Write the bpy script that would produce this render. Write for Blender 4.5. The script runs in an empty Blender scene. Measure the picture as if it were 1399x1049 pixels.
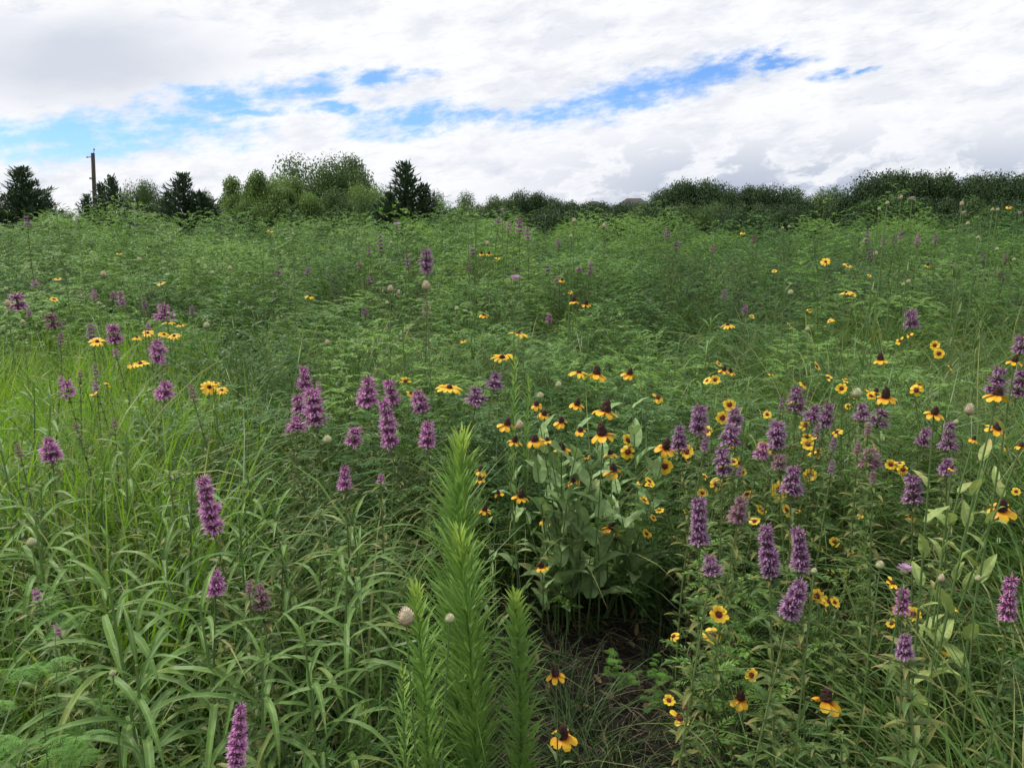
import bpy, math, random
from mathutils import Vector, Matrix, Quaternion, noise as MN
R = random.Random(7)
PI = math.pi
sc = bpy.context.scene
COL = sc.collection
F, CX, CY = 1098.0, 699.5, 524.5          # photo pixels
PITCH = math.radians(11.3)
EYE = 1.6
cp, sp = math.cos(PITCH), math.sin(PITCH)

# ---------------------------------------------------------------- coordinates
def sstep(a, b, x):
    t = max(0, min(1, (x - a) / (b - a)))
    return t * t * (3 - 2 * t)
def gz(x, y):
    z = 0.60 * sstep(5, 19, y) - 3.4 * sstep(23, 60, y)
    z += 0.05 * math.sin(x * 0.55 + 1.3) * math.sin(y * 0.4) * sstep(4, 12, y) * (1 - sstep(24, 40, y))
    return z
def ray(px, py):
    u, v = (px - CX) / F, (CY - py) / F
    return Vector((u, cp + v * sp, -sp + v * cp))
def at_t(px, py, t):
    return Vector((0, 0, EYE)) + ray(px, py) * t
def at_y(px, py, y):
    d = ray(px, py)
    return Vector((0, 0, EYE)) + d * (y / d.y)
def pix(p):
    q = Vector(p) - Vector((0, 0, EYE))
    t = q.y * cp - q.z * sp
    if t < 0.05: return None
    return (CX + F * q.x / t, CY - F * (q.y * sp + q.z * cp) / t, t)
def head_t(px, py, z, tmax=9.0):
    """distance along the view ray to a flower standing z above the ground there"""
    t = 0.7
    d = ray(px, py)
    while t < tmax:
        p = Vector((0, 0, EYE)) + d * t
        if p.z <= gz(p.x, p.y) + z: break
        t += 0.03
    return t

# ---------------------------------------------------------------- mesh builder
class MB:
    def __init__(s): s.v = []; s.f = []; s.a = []; s.m = []
    def vert(s, p, a): s.v.append((p[0], p[1], p[2])); s.a.append(a); return len(s.v) - 1
    def face(s, idx, m=0): s.f.append(idx); s.m.append(m)
    def mesh(s, name, mats, smooth=False):
        me = bpy.data.meshes.new(name)
        me.from_pydata(s.v, [], s.f)
        at = me.attributes.new('lf', 'FLOAT_COLOR', 'POINT')
        buf = []
        for a in s.a: buf += [a[0], a[1], a[2], 1.0]
        at.data.foreach_set('color', buf)
        for m in (mats if isinstance(mats, (list, tuple)) else [mats]): me.materials.append(m)
        me.polygons.foreach_set('material_index', s.m)
        if smooth: me.polygons.foreach_set('use_smooth', [True] * len(s.f))
        me.update()
        return me

PROF = {
    'blade': lambda t: min(1, 0.55 + 3 * t) * (1 - t ** 3) + 0.02,
    'lance': lambda t: (math.sin(PI * min(1, t ** 0.7)) ** 0.8) if 0 < t < 1 else 0.06,
    'ovate': lambda t: (math.sin(PI * t ** 0.62) ** 0.75 * (1.0 - 0.1 * t)) if 0 < t < 1 else (0.45 if t <= 0 else 0.02),
    'petal': lambda t: 0.35 + 0.65 * math.sin(PI * (0.08 + 0.66 * t)) if t < 1 else 0.5,
    'strip': lambda t: (1 - 0.85 * t),
}
def leaf(mb, base, az, el, L, W, droop, n=5, fold=0.3, prof='lance', v=None, m=0, thin=False, curl=0.0, wav=0.0, late=1.3, flip=0.0):
    if v is None: v = R.random()
    pf = PROF[prof]
    x, y, z = base
    prev = None
    ang = el
    for i in range(n + 1):
        t = i / n
        a = el - droop * t ** late
        ca, sa = math.cos(a), math.sin(a)
        azz = az + curl * t
        dx, dy, dz = ca * math.cos(azz), ca * math.sin(azz), sa
        sx, sy, szz = -math.sin(azz), math.cos(azz), 0.0
        if flip:
            ux, uy, uz = -sa * math.cos(azz), -sa * math.sin(azz), ca
            cf, sf = math.cos(flip), math.sin(flip)
            sx, sy, szz = sx * cf + ux * sf, sy * cf + uy * sf, uz * sf
        w = W * 0.5 * pf(t)
        ux, uy, uz = dy * szz - dz * sy, dz * sx - dx * szz, dx * sy - dy * sx
        f = fold * w + (wav * w * math.sin(t * 17 + v * 9) if wav else 0)
        g = fold * w - (wav * w * math.sin(t * 15 + v * 5) if wav else 0)
        if thin:
            cur = (mb.vert((x - sx * w, y - sy * w, z - szz * w), (v, t, 0.3)), mb.vert((x + sx * w, y + sy * w, z + szz * w), (v, t, 0.9)))
            if prev: mb.face((prev[0], prev[1], cur[1], cur[0]), m)
        else:
            cur = (mb.vert((x - sx * w + ux * f, y - sy * w + uy * f, z - szz * w + uz * f), (v, t, 1)),
                   mb.vert((x, y, z), (v, t, 0)),
                   mb.vert((x + sx * w + ux * g, y + sy * w + uy * g, z + szz * w + uz * g), (v, t, 1)))
            if prev:
                mb.face((prev[0], prev[1], cur[1], cur[0]), m)
                mb.face((prev[1], prev[2], cur[2], cur[1]), m)
        prev = cur
        st = L / n
        x += dx * st; y += dy * st; z += dz * st
    return (x, y, z)

def bez(a, b, c, n):
    return [(a * (1 - i / n) ** 2 + b * 2 * (1 - i / n) * (i / n) + c * (i / n) ** 2) for i in range(n + 1)]
def tube(mb, pts, rad, n=5, m=0, v=0.5, cap=True):
    pts = [Vector(p) for p in pts]
    if not isinstance(rad, (list, tuple)): rad = [rad] * len(pts)
    rings = []
    for i, p in enumerate(pts):
        d = (pts[min(i + 1, len(pts) - 1)] - pts[max(i - 1, 0)])
        if d.length < 1e-9: d = Vector((0, 0, 1))
        d.normalize()
        a = d.cross(Vector((0.31, 0.95, 0.02)))
        if a.length < 1e-3: a = d.cross(Vector((1, 0, 0)))
        a.normalize(); b = d.cross(a)
        t = i / max(1, len(pts) - 1)
        rings.append([mb.vert(p + (a * math.cos(2 * PI * k / n) + b * math.sin(2 * PI * k / n)) * rad[i], (v, t, 0.5)) for k in range(n)])
    for i in range(len(rings) - 1):
        for k in range(n):
            mb.face((rings[i][k], rings[i][(k + 1) % n], rings[i + 1][(k + 1) % n], rings[i + 1][k]), m)
    if cap: mb.face(tuple(rings[-1]), m)

def lathe(mb, prof, n=12, m=0, v=0.5, bump=0.0, c=(0, 0, 0)):
    rings = []
    for i, (r, z) in enumerate(prof):
        t = i / (len(prof) - 1)
        ring = []
        for k in range(n):
            rr = r * (1 + bump * (R.random() - 0.5) * 2)
            a = 2 * PI * (k + 0.5 * (i % 2)) / n
            ring.append(mb.vert((c[0] + rr * math.cos(a), c[1] + rr * math.sin(a), c[2] + z), (v + (R.random() - .5) * .5, t, R.random())))
        rings.append(ring)
    for i in range(len(rings) - 1):
        for k in range(n):
            mb.face((rings[i][k], rings[i][(k + 1) % n], rings[i + 1][(k + 1) % n], rings[i + 1][k]), m)
    mb.face(tuple(rings[-1]), m); mb.face(tuple(reversed(rings[0])), m)

def box(mb, a, b, m=0):
    i = [mb.vert((x, y, z), (0.5, 0, 0)) for z in (a[2], b[2]) for y in (a[1], b[1]) for x in (a[0], b[0])]
    for q in ((0, 2, 3, 1), (4, 5, 7, 6), (0, 1, 5, 4), (2, 6, 7, 3), (0, 4, 6, 2), (1, 3, 7, 5)): mb.face(tuple(i[k] for k in q), m)

# ---------------------------------------------------------------- materials
def newmat(name):
    m = bpy.data.materials.new(name); m.use_nodes = True
    nt = m.node_tree; nt.nodes.clear()
    return m, nt
def leafmat(name, c0, c1, tip=None, mid=None, trans=0.3, rough=0.5, spec=0.3, tiplo=0.75, scale=9, objvar=0.35):
    """green between c0 and c1 by leaf, plant and noise; tip = colour of ageing tips; mid = midrib colour"""
    m, nt = newmat(name); N = nt.nodes.new; Lk = nt.links.new
    at = N('ShaderNodeAttribute'); at.attribute_name = 'lf'
    sepc = N('ShaderNodeSeparateColor'); Lk(at.outputs['Color'], sepc.inputs[0])
    oi = N('ShaderNodeObjectInfo')
    ns = N('ShaderNodeTexNoise'); ns.inputs['Scale'].default_value = scale; ns.inputs['Detail'].default_value = 3
    tc = N('ShaderNodeTexCoord'); Lk(tc.outputs['Object'], ns.inputs['Vector'])
    def math_(op, a, b, clamp=False):
        n = N('ShaderNodeMath'); n.operation = op; n.use_clamp = clamp
        for i, q in enumerate((a, b)):
            if q is None: continue
            if isinstance(q, (int, float)): n.inputs[i].default_value = q
            else: Lk(q, n.inputs[i])
        return n.outputs[0]
    f = math_('MULTIPLY', sepc.outputs[0], 0.45)
    f = math_('ADD', f, math_('MULTIPLY', oi.outputs['Random'], objvar))
    f = math_('ADD', f, math_('MULTIPLY', math_('SUBTRACT', ns.outputs['Fac'], 0.5), 0.9))
    f = math_('ADD', f, 0.1, True)
    mx = N('ShaderNodeMix'); mx.data_type = 'RGBA'
    Lk(f, mx.inputs['Factor']); mx.inputs['A'].default_value = (*c0, 1); mx.inputs['B'].default_value = (*c1, 1)
    out = mx.outputs['Result']
    if tip is not None:
        m2 = N('ShaderNodeMix'); m2.data_type = 'RGBA'
        g = math_('GREATER_THAN', sepc.outputs[0], tiplo)
        k = math_('MULTIPLY', math_('POWER', sepc.outputs[1], 1.6), g, True)
        Lk(k, m2.inputs['Factor']); Lk(out, m2.inputs['A']); m2.inputs['B'].default_value = (*tip, 1)
        out = m2.outputs['Result']
    if mid is not None:
        m3 = N('ShaderNodeMix'); m3.data_type = 'RGBA'
        k = math_('MULTIPLY', math_('POWER', math_('SUBTRACT', 1.0, sepc.outputs[2], True), 5.0), 0.6, True)
        Lk(k, m3.inputs['Factor']); Lk(out, m3.inputs['A']); m3.inputs['B'].default_value = (*mid, 1)
        out = m3.outputs['Result']
    bs = N('ShaderNodeBsdfPrincipled'); Lk(out, bs.inputs['Base Color'])
    bs.inputs['Roughness'].default_value = rough; bs.inputs['Specular IOR Level'].default_value = spec
    o = N('ShaderNodeOutputMaterial')
    if trans > 0:
        tr = N('ShaderNodeBsdfTranslucent')
        hv = N('ShaderNodeHueSaturation'); hv.inputs['Value'].default_value = 1.3; hv.inputs['Saturation'].default_value = 1.1
        Lk(out, hv.inputs['Color']); Lk(hv.outputs[0], tr.inputs['Color'])
        ms = N('ShaderNodeMixShader'); ms.inputs[0].default_value = trans
        Lk(bs.outputs[0], ms.inputs[1]); Lk(tr.outputs[0], ms.inputs[2]); Lk(ms.outputs[0], o.inputs[0])
    else: Lk(bs.outputs[0], o.inputs[0])
    return m
def rampmat(name, stops, chan=1, rough=0.6, trans=0.0, jitter=0.15, spec=0.3):
    """colour ramp along the part (chan 1 = from base to tip), jittered per piece"""
    m, nt = newmat(name); N = nt.nodes.new; Lk = nt.links.new
    at = N('ShaderNodeAttribute'); at.attribute_name = 'lf'
    sepc = N('ShaderNodeSeparateColor'); Lk(at.outputs['Color'], sepc.inputs[0])
    ma = N('ShaderNodeMath'); ma.operation = 'MULTIPLY_ADD'; Lk(sepc.outputs[0], ma.inputs[0]); ma.inputs[1].default_value = jitter
    Lk(sepc.outputs[chan], ma.inputs[2])
    cr = N('ShaderNodeValToRGB'); Lk(ma.outputs[0], cr.inputs[0])
    e = cr.color_ramp.elements
    e[0].position, e[0].color = stops[0][0], (*stops[0][1], 1)
    e[1].position, e[1].color = stops[-1][0], (*stops[-1][1], 1)
    for p, c in stops[1:-1]:
        q = e.new(p); q.color = (*c, 1)
    bs = N('ShaderNodeBsdfPrincipled'); Lk(cr.outputs[0], bs.inputs['Base Color'])
    bs.inputs['Roughness'].default_value = rough; bs.inputs['Specular IOR Level'].default_value = spec
    o = N('ShaderNodeOutputMaterial')
    if trans:
        tr = N('ShaderNodeBsdfTranslucent'); Lk(cr.outputs[0], tr.inputs[0])
        ms = N('ShaderNodeMixShader'); ms.inputs[0].default_value = trans
        Lk(bs.outputs[0], ms.inputs[1]); Lk(tr.outputs[0], ms.inputs[2]); Lk(ms.outputs[0], o.inputs[0])
    else: Lk(bs.outputs[0], o.inputs[0])
    return m
def noisemat(name, c0, c1, scale=8, rough=0.8, bump=0.0, stretch=(1, 1, 1), lo=0.35, hi=0.65, det=6):
    m, nt = newmat(name); N = nt.nodes.new; Lk = nt.links.new
    tc = N('ShaderNodeTexCoord'); mp = N('ShaderNodeMapping'); mp.inputs['Scale'].default_value = stretch
    Lk(tc.outputs['Object'], mp.inputs[0])
    ns = N('ShaderNodeTexNoise'); ns.inputs['Scale'].default_value = scale; ns.inputs['Detail'].default_value = det
    Lk(mp.outputs[0], ns.inputs['Vector'])
    cr = N('ShaderNodeValToRGB'); Lk(ns.outputs['Fac'], cr.inputs[0])
    cr.color_ramp.elements[0].position = lo; cr.color_ramp.elements[0].color = (*c0, 1)
    cr.color_ramp.elements[1].position = hi; cr.color_ramp.elements[1].color = (*c1, 1)
    bs = N('ShaderNodeBsdfPrincipled'); Lk(cr.outputs[0], bs.inputs['Base Color']); bs.inputs['Roughness'].default_value = rough
    bs.inputs['Specular IOR Level'].default_value = 0.2
    if bump:
        b = N('ShaderNodeBump'); b.inputs['Strength'].default_value = bump; b.inputs['Distance'].default_value = 0.02
        Lk(ns.outputs['Fac'], b.inputs['Height']); Lk(b.outputs[0], bs.inputs['Normal'])
    o = N('ShaderNodeOutputMaterial'); Lk(bs.outputs[0], o.inputs[0])
    return m

M = {}
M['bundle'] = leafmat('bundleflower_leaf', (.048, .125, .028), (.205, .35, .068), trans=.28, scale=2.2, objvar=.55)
M['bundle_dk'] = leafmat('bundleflower_leaf_dark', (.035, .095, .022), (.10, .20, .042), trans=.25, scale=2.2, objvar=.4)  # darker plant tone; also carries painted shade for the gaps between plants
M['bundle_near'] = leafmat('bundleflower_leaf_fresh', (.10, .24, .045), (.20, .40, .065), trans=.3, scale=5)
M['sunf'] = leafmat('sunflower_leaf', (.055, .125, .028), (.185, .315, .062), tip=(.25, .22, .06), mid=(.30, .40, .15), trans=.2, rough=.5, tiplo=.86)
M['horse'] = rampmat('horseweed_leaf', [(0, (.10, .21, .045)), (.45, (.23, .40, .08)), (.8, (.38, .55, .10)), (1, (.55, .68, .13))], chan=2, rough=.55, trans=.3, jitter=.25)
M['grass'] = leafmat('grass_blade', (.04, .10, .02), (.145, .25, .045), tip=(.34, .32, .12), trans=.28, rough=.45, tiplo=.80, scale=3, objvar=.4)
M['grass_low'] = leafmat('grass_blade_gap_shade', (.022, .055, .015), (.065, .12, .028), tip=(.22, .19, .09), trans=.2, rough=.55, tiplo=.7, scale=3)  # shade of the gaps near the ground is put into this colour
M['grass_bright'] = leafmat('grass_blade_bright', (.17, .33, .035), (.34, .52, .075), tip=(.36, .36, .12), trans=.32, rough=.45, tiplo=.85, scale=3)
M['bee_leaf'] = leafmat('beebalm_leaf', (.045, .095, .024), (.14, .22, .05), tip=(.26, .20, .06), trans=.25, tiplo=.7)
M['stem'] = leafmat('green_stem', (.08, .15, .04), (.16, .24, .08), trans=0, scale=30)
M['stem_red'] = leafmat('reddish_stem', (.10, .14, .045), (.19, .24, .08), trans=0, scale=20)
M['spike'] = rampmat('beebalm_floret', [(0, (.10, .05, .06)), (.3, (.25, .05, .20)), (.65, (.43, .11, .35)), (1, (.66, .32, .55))], rough=.6, trans=.25, jitter=.35)
M['spike_dim'] = rampmat('beebalm_floret_dark', [(0, (.06, .04, .05)), (.3, (.14, .045, .13)), (.65, (.25, .09, .23)), (1, (.46, .27, .42))], rough=.6, trans=.25, jitter=.35)
M['spike_old'] = rampmat('beebalm_floret_faded', [(0, (.12, .09, .06)), (.4, (.22, .11, .13)), (1, (.36, .20, .26))], rough=.7, trans=.2, jitter=.3)
M['calyx'] = rampmat('beebalm_calyx', [(0, (.10, .13, .05)), (.5, (.17, .10, .10)), (1, (.26, .14, .17))], rough=.7, jitter=.3)
M['yellow'] = rampmat('orange_yellow_petal', [(0, (.30, .04, .01)), (.22, (.62, .20, .01)), (.45, (.82, .42, .015)), (1, (.88, .53, .03))], rough=.5, trans=.2, jitter=.1)
M['gold'] = rampmat('daisy_petal', [(0, (.75, .33, .01)), (.5, (.88, .50, .02)), (1, (.90, .60, .03))], rough=.5, trans=.2, jitter=.1)
M['lemon'] = rampmat('coreopsis_petal', [(0, (.12, .01, .008)), (.20, (.22, .02, .01)), (.34, (.80, .45, .02)), (1, (.90, .66, .05))], rough=.5, trans=.2, jitter=.08)
M['cone'] = rampmat('dark_cone', [(0, (.035, .012, .01)), (1, (.05, .022, .015))], rough=.75, jitter=.4)
M['disc'] = rampmat('maroon_disc', [(0, (.05, .012, .01)), (1, (.12, .03, .015))], rough=.75, jitter=.4)
M['seed'] = rampmat('maroon_seed_head', [(0, (.08, .08, .03)), (.5, (.085, .035, .02)), (1, (.12, .04, .025))], rough=.7, jitter=.3)
M['broad'] = leafmat('clasping_leaf', (.17, .30, .10), (.32, .45, .18), tip=(.30, .28, .10), mid=(.34, .46, .2), trans=.2, rough=.5, tiplo=.88, scale=14)
M['broad_pale'] = leafmat('clasping_leaf_pale', (.24, .34, .09), (.42, .50, .16), tip=(.45, .36, .14), mid=(.42, .48, .2), trans=.25, rough=.5, tiplo=.7, scale=14)
M['bud'] = rampmat('tan_bud_scales', [(0, (.20, .24, .09)), (.35, (.40, .34, .19)), (.8, (.60, .50, .34)), (1, (.72, .62, .46))], rough=.7, trans=.1, jitter=.3)
M['budgreen'] = rampmat('pale_bud_scales', [(0, (.18, .26, .10)), (.5, (.42, .46, .24)), (1, (.68, .66, .42))], rough=.7, trans=.1, jitter=.2)
M['pink'] = rampmat('pink_filament', [(0, (.70, .62, .60)), (.4, (.70, .45, .66)), (1, (.68, .40, .66))], rough=.6, trans=.25, jitter=.2)
M['bark'] = noisemat('bark', (.05, .04, .03), (.13, .11, .085), 9, .9, .4, (1, 1, .25))
M['wood'] = noisemat('pole_wood', (.06, .05, .042), (.13, .11, .095), 6, .9, .2, (3, 3, .3))
M['metal'] = noisemat('dull_metal', (.12, .12, .12), (.2, .2, .2), 20, .5)
M['ceramic'] = noisemat('insulator', (.22, .2, .19), (.3, .28, .26), 9, .3)
M['junip'] = leafmat('juniper_spray', (.03, .058, .03), (.075, .115, .048), trans=.1, rough=.65, spec=.2, scale=1.2, objvar=.2)
M['tree_l'] = leafmat('willowy_tree_leaf', (.075, .14, .035), (.17, .26, .06), trans=.3, spec=.3, scale=.9, objvar=.3)
M['tree_m'] = leafmat('tree_leaf', (.06, .11, .035), (.115, .18, .055), trans=.2, spec=.15, scale=.9, objvar=.3)
M['tree_d'] = leafmat('oak_leaf', (.030, .060, .024), (.062, .105, .036), trans=.1, spec=.12, scale=.8, objvar=.3)
M['soil'] = None
M['straw'] = leafmat('dry_straw', (.04, .03, .02), (.20, .16, .11), trans=0, rough=.85, scale=4)
M['crumb'] = noisemat('soil_crumb', (.012, .009, .007), (.06, .045, .035), 60, .95)
M['dead'] = leafmat('dead_leaf', (.10, .06, .035), (.22, .14, .08), trans=.1, rough=.8)
M['roof'] = noisemat('roof_shingle', (.06, .055, .052), (.11, .10, .095), 14, .9, .3, (1, 1, 4))
M['brick'] = noisemat('house_brick', (.22, .15, .12), (.33, .24, .19), 20, .9)
M['glass'] = noisemat('window_glass', (.03, .04, .05), (.05, .06, .07), 3, .1)
M['paint'] = noisemat('trim_paint', (.5, .48, .44), (.6, .58, .54), 6, .6)

# ---------------------------------------------------------------- objects
def mk(name, me, parent=None, loc=(0, 0, 0), rot=None, scale=None):
    o = bpy.data.objects.new(name, me); COL.objects.link(o)
    if parent is not None: o.parent = parent
    o.location = loc
    if rot is not None:
        if isinstance(rot, Quaternion): o.rotation_mode = 'QUATERNION'; o.rotation_quaternion = rot
        else: o.rotation_euler = rot
    if scale is not None: o.scale = scale if hasattr(scale, '__len__') else (scale,) * 3
    return o
def tag(o, label=None, cat=None, group=None, kind=None):
    if label: o['label'] = label
    if cat: o['category'] = cat
    if group: o['group'] = group
    if kind: o['kind'] = kind
    return o
def q_to(d, spin=0.0):
    d = Vector(d).normalized()
    return Vector((0, 0, 1)).rotation_difference(d) @ Quaternion((0, 0, 1), spin)

TOLABEL = []
ORD = ['first', 'second', 'third', 'fourth', 'fifth', 'sixth', 'seventh', 'eighth', 'ninth', 'tenth', 'eleventh', 'twelfth', 'thirteenth', 'fourteenth', 'fifteenth', 'sixteenth']
NUM = ['zero', 'one', 'two', 'three', 'four', 'five', 'six', 'seven', 'eight', 'nine', 'ten', 'eleven', 'twelve', 'thirteen', 'fourteen', 'fifteen', 'sixteen']
def zone_phrase(px, py):
    rows = [
        (320, [(200, 'on the skyline under the utility pole'), (480, 'on the skyline under the round trees'), (640, 'on the skyline by the cone juniper'), (900, 'on the skyline near the roofs'), (1150, 'on the skyline mid wood'), (9e9, 'on the skyline under the right wood')]),
        (345, [(480, 'just under the left skyline'), (640, 'just below the cone juniper'), (900, 'just below the distant roofs'), (1215, 'just below the middle wood'), (9e9, 'just below the right wood')]),
        (380, [(300, 'in the left feathery meadow'), (560, 'in the middle feathery meadow'), (700, 'above left of the pink thistle'), (900, 'right of the pink thistle'), (1150, 'above the dark upper hollow'), (9e9, 'in the right feathery meadow')]),
        (430, [(120, 'above the bright left grass'), (300, 'above the left yellow daisies'), (560, 'above the middle arching grass'), (640, 'over the middle arching grass'), (900, 'above the two big daisies'), (1120, 'in the dark upper hollow'), (9e9, 'above the right arching grass')]),
        (500, [(170, 'left of the yellow daisies'), (300, 'among the left yellow daisies'), (640, 'in the middle arching grass'), (900, 'by the two big daisies'), (1150, 'left in the right arching grass'), (1340, 'over the right arching grass'), (9e9, 'at the right edge above')]),
        (560, [(180, 'in the bright left grass'), (350, 'beside the left daisy pair'), (470, 'atop the left purple cluster'), (600, 'above left of the tall horseweed'), (720, 'above the tall horseweed'), (880, 'atop the broad leaved bush'), (1050, 'right of the bush top'), (1160, 'atop the dense right tangle'), (1300, 'above the pale green bush'), (9e9, 'at the right edge')]),
        (620, [(180, 'below the bright left grass'), (470, 'low in the left purple cluster'), (600, 'left of the horseweed tip'), (720, 'right of the horseweed tip'), (800, 'on the bush upper left'), (880, 'on the bush upper right'), (980, 'just right of the bush'), (1060, 'left in the right tangle'), (1160, 'amid the right tangle'), (1300, 'left of the pale green bush'), (9e9, 'over the pale green bush')]),
        (700, [(350, 'above the drooping sunflowers'), (600, 'behind the drooping sunflowers'), (720, 'right beside the horseweed'), (880, 'on the broad leaved bush'), (980, 'above the big purple spikes'), (1100, 'low in the right tangle'), (1200, 'in the tangle middle'), (9e9, 'under the pale green bush')]),
        (780, [(350, 'over the drooping sunflowers'), (720, 'low beside the horseweed'), (880, 'low on the broad leaved bush'), (1020, 'among the big purple spikes'), (1160, 'right of the big purple spikes'), (9e9, 'below the pale green bush')]),
        (880, [(250, 'in the lower left plants'), (480, 'among the drooping sunflowers'), (700, 'before the tall horseweed'), (940, 'behind the bare soil'), (1060, 'right behind the bare soil'), (1190, 'in the lower right tangle'), (1270, 'by the low pink thistle'), (9e9, 'at the lower right edge')]),
        (9e9, [(250, 'in the bottom left corner'), (600, 'at the bottom left'), (700, 'at the horseweed foot'), (850, 'over the bare soil'), (1060, 'right of the bare soil'), (1200, 'at the bottom right'), (9e9, 'in the bottom right corner')]),
    ]
    for ymax, cols in rows:
        if py < ymax:
            for xmax, ph in cols:
                if px < xmax: return ph
def want(o, kind, px, py): TOLABEL.append((o, kind, px, py))
def write_labels():
    g = {}
    for o, kind, px, py in TOLABEL: g.setdefault((kind, zone_phrase(px, py)), []).append((px, o))
    for (kind, ph), L in g.items():
        L.sort(key=lambda q: q[0])
        n = len(L)
        for i, (_, o) in enumerate(L):
            if n == 1: o['label'] = f'{kind} {ph}'
            elif i == n - 1: o['label'] = f'{kind} {ph}, rightmost of {NUM[min(n, 16)]}'
            elif i == 0: o['label'] = f'{kind} {ph}, leftmost of {NUM[min(n, 16)]}'
            else: o['label'] = f'{kind} {ph}, {ORD[i]} of {NUM[min(n, 16)]} from left'

# ================================================================ GROUND
def make_ground():
    xs = [-1500, -600, -250, -120, -70, -45] + [i * 0.9 - 32 for i in range(72)] + [45, 70, 120, 250, 600, 1500]
    ys = [-60, -20, -5] + [i * 0.35 for i in range(0, 90)] + [33 + 3 * i for i in range(12)] + [75, 95, 130, 200, 400, 900, 2500]
    mb = MB(); idx = {}
    for j, y in enumerate(ys):
        for i, x in enumerate(xs):
            z = gz(x, y)
            if abs(x) < 30 and -1 < y < 30: z += 0.012 * math.sin(x * 5.1 + y * 2.2) * math.cos(y * 6.3 - x)
            idx[i, j] = mb.vert((x, y, z), (0, 0, 0))
    for j in range(len(ys) - 1):
        for i in range(len(xs) - 1):
            mb.face((idx[i, j], idx[i + 1, j], idx[i + 1, j + 1], idx[i, j + 1]))
    m, nt = newmat('soil'); N = nt.nodes.new; Lk = nt.links.new
    tc = N('ShaderNodeTexCoord')
    n1 = N('ShaderNodeTexNoise'); n1.inputs['Scale'].default_value = 14; n1.inputs['Detail'].default_value = 9; n1.inputs['Roughness'].default_value = .7
    n2 = N('ShaderNodeTexNoise'); n2.inputs['Scale'].default_value = 1.1; n2.inputs['Detail'].default_value = 4
    Lk(tc.outputs['Object'], n1.inputs['Vector']); Lk(tc.outputs['Object'], n2.inputs['Vector'])
    cr = N('ShaderNodeValToRGB'); Lk(n1.outputs['Fac'], cr.inputs[0])
    cr.color_ramp.elements[0].position = .36; cr.color_ramp.elements[0].color = (.007, .0055, .0045, 1)
    cr.color_ramp.elements[1].position = .72; cr.color_ramp.elements[1].color = (.034, .026, .021, 1)
    sep = N('ShaderNodeSeparateXYZ'); Lk(tc.outputs['Object'], sep.inputs[0])
    mr = N('ShaderNodeMapRange'); Lk(sep.outputs['Y'], mr.inputs[0]); mr.inputs[1].default_value = 20; mr.inputs[2].default_value = 30
    mx = N('ShaderNodeMix'); mx.data_type = 'RGBA'; Lk(mr.outputs[0], mx.inputs['Factor']); Lk(cr.outputs[0], mx.inputs['A'])
    cg = N('ShaderNodeValToRGB'); Lk(n2.outputs['Fac'], cg.inputs[0])
    cg.color_ramp.elements[0].color = (.05, .09, .03, 1); cg.color_ramp.elements[1].color = (.11, .16, .05, 1)
    Lk(cg.outputs[0], mx.inputs['B'])
    bp = N('ShaderNodeBump'); bp.inputs['Strength'].default_value = .8; bp.inputs['Distance'].default_value = .03; Lk(n1.outputs['Fac'], bp.inputs['Height'])
    bs = N('ShaderNodeBsdfPrincipled'); bs.inputs['Roughness'].default_value = .95; bs.inputs['Specular IOR Level'].default_value = .15
    Lk(mx.outputs['Result'], bs.inputs['Base Color']); Lk(bp.outputs[0], bs.inputs['Normal'])
    o = N('ShaderNodeOutputMaterial'); Lk(bs.outputs[0], o.inputs[0])
    g = mk('ground', mb.mesh('ground', m, True)); tag(g, kind='structure')
make_ground()

# ================================================================ PLANT MESHES
GA = 2.39996
def pinnate(mb, base, az, el, L, droop, pairs, plen, pw, detail=0, v=None):
    """a feathery twice-divided leaf"""
    if v is None: v = R.random()
    x, y, z = base
    n = pairs
    for i in range(n + 1):
        t = i / n
        a = el - droop * t
        dx, dy, dz = math.cos(a) * math.cos(az), math.cos(a) * math.sin(az), math.sin(a)
        if i > 0:
            for s in (-1, 1):
                pl = plen * (0.55 + 0.45 * math.sin(PI * min(1, t * 1.05) ** .8)) * R.uniform(.85, 1.1)
                pa = az + s * R.uniform(.85, 1.15) * (1 - .35 * t)
                if detail == 0:
                    leaf(mb, (x, y, z), pa, a * 0.6 + R.uniform(-.15, .4), pl, pw, .5, n=2, thin=True, prof='lance', v=v, flip=R.uniform(-.8, .8))
                else:
                    k = detail; px, py_, pz = x, y, z
                    e0 = a * 0.5 + R.uniform(0, .15)
                    for j in range(k):
                        tt = j / k
                        ee = e0 - .5 * tt
                        px += math.cos(ee) * math.cos(pa) * pl / k; py_ += math.cos(ee) * math.sin(pa) * pl / k; pz += math.sin(ee) * pl / k
                        ll = pw * (1 - .45 * tt)
                        for s2 in (-1, 1):
                            leaf(mb, (px, py_, pz), pa + s2 * 1.15, ee + R.uniform(.1, .5), ll, pl / k * .52, .2, n=2, thin=True, prof='lance', v=v)
        x += dx * L / n; y += dy * L / n; z += dz * L / n

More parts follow.
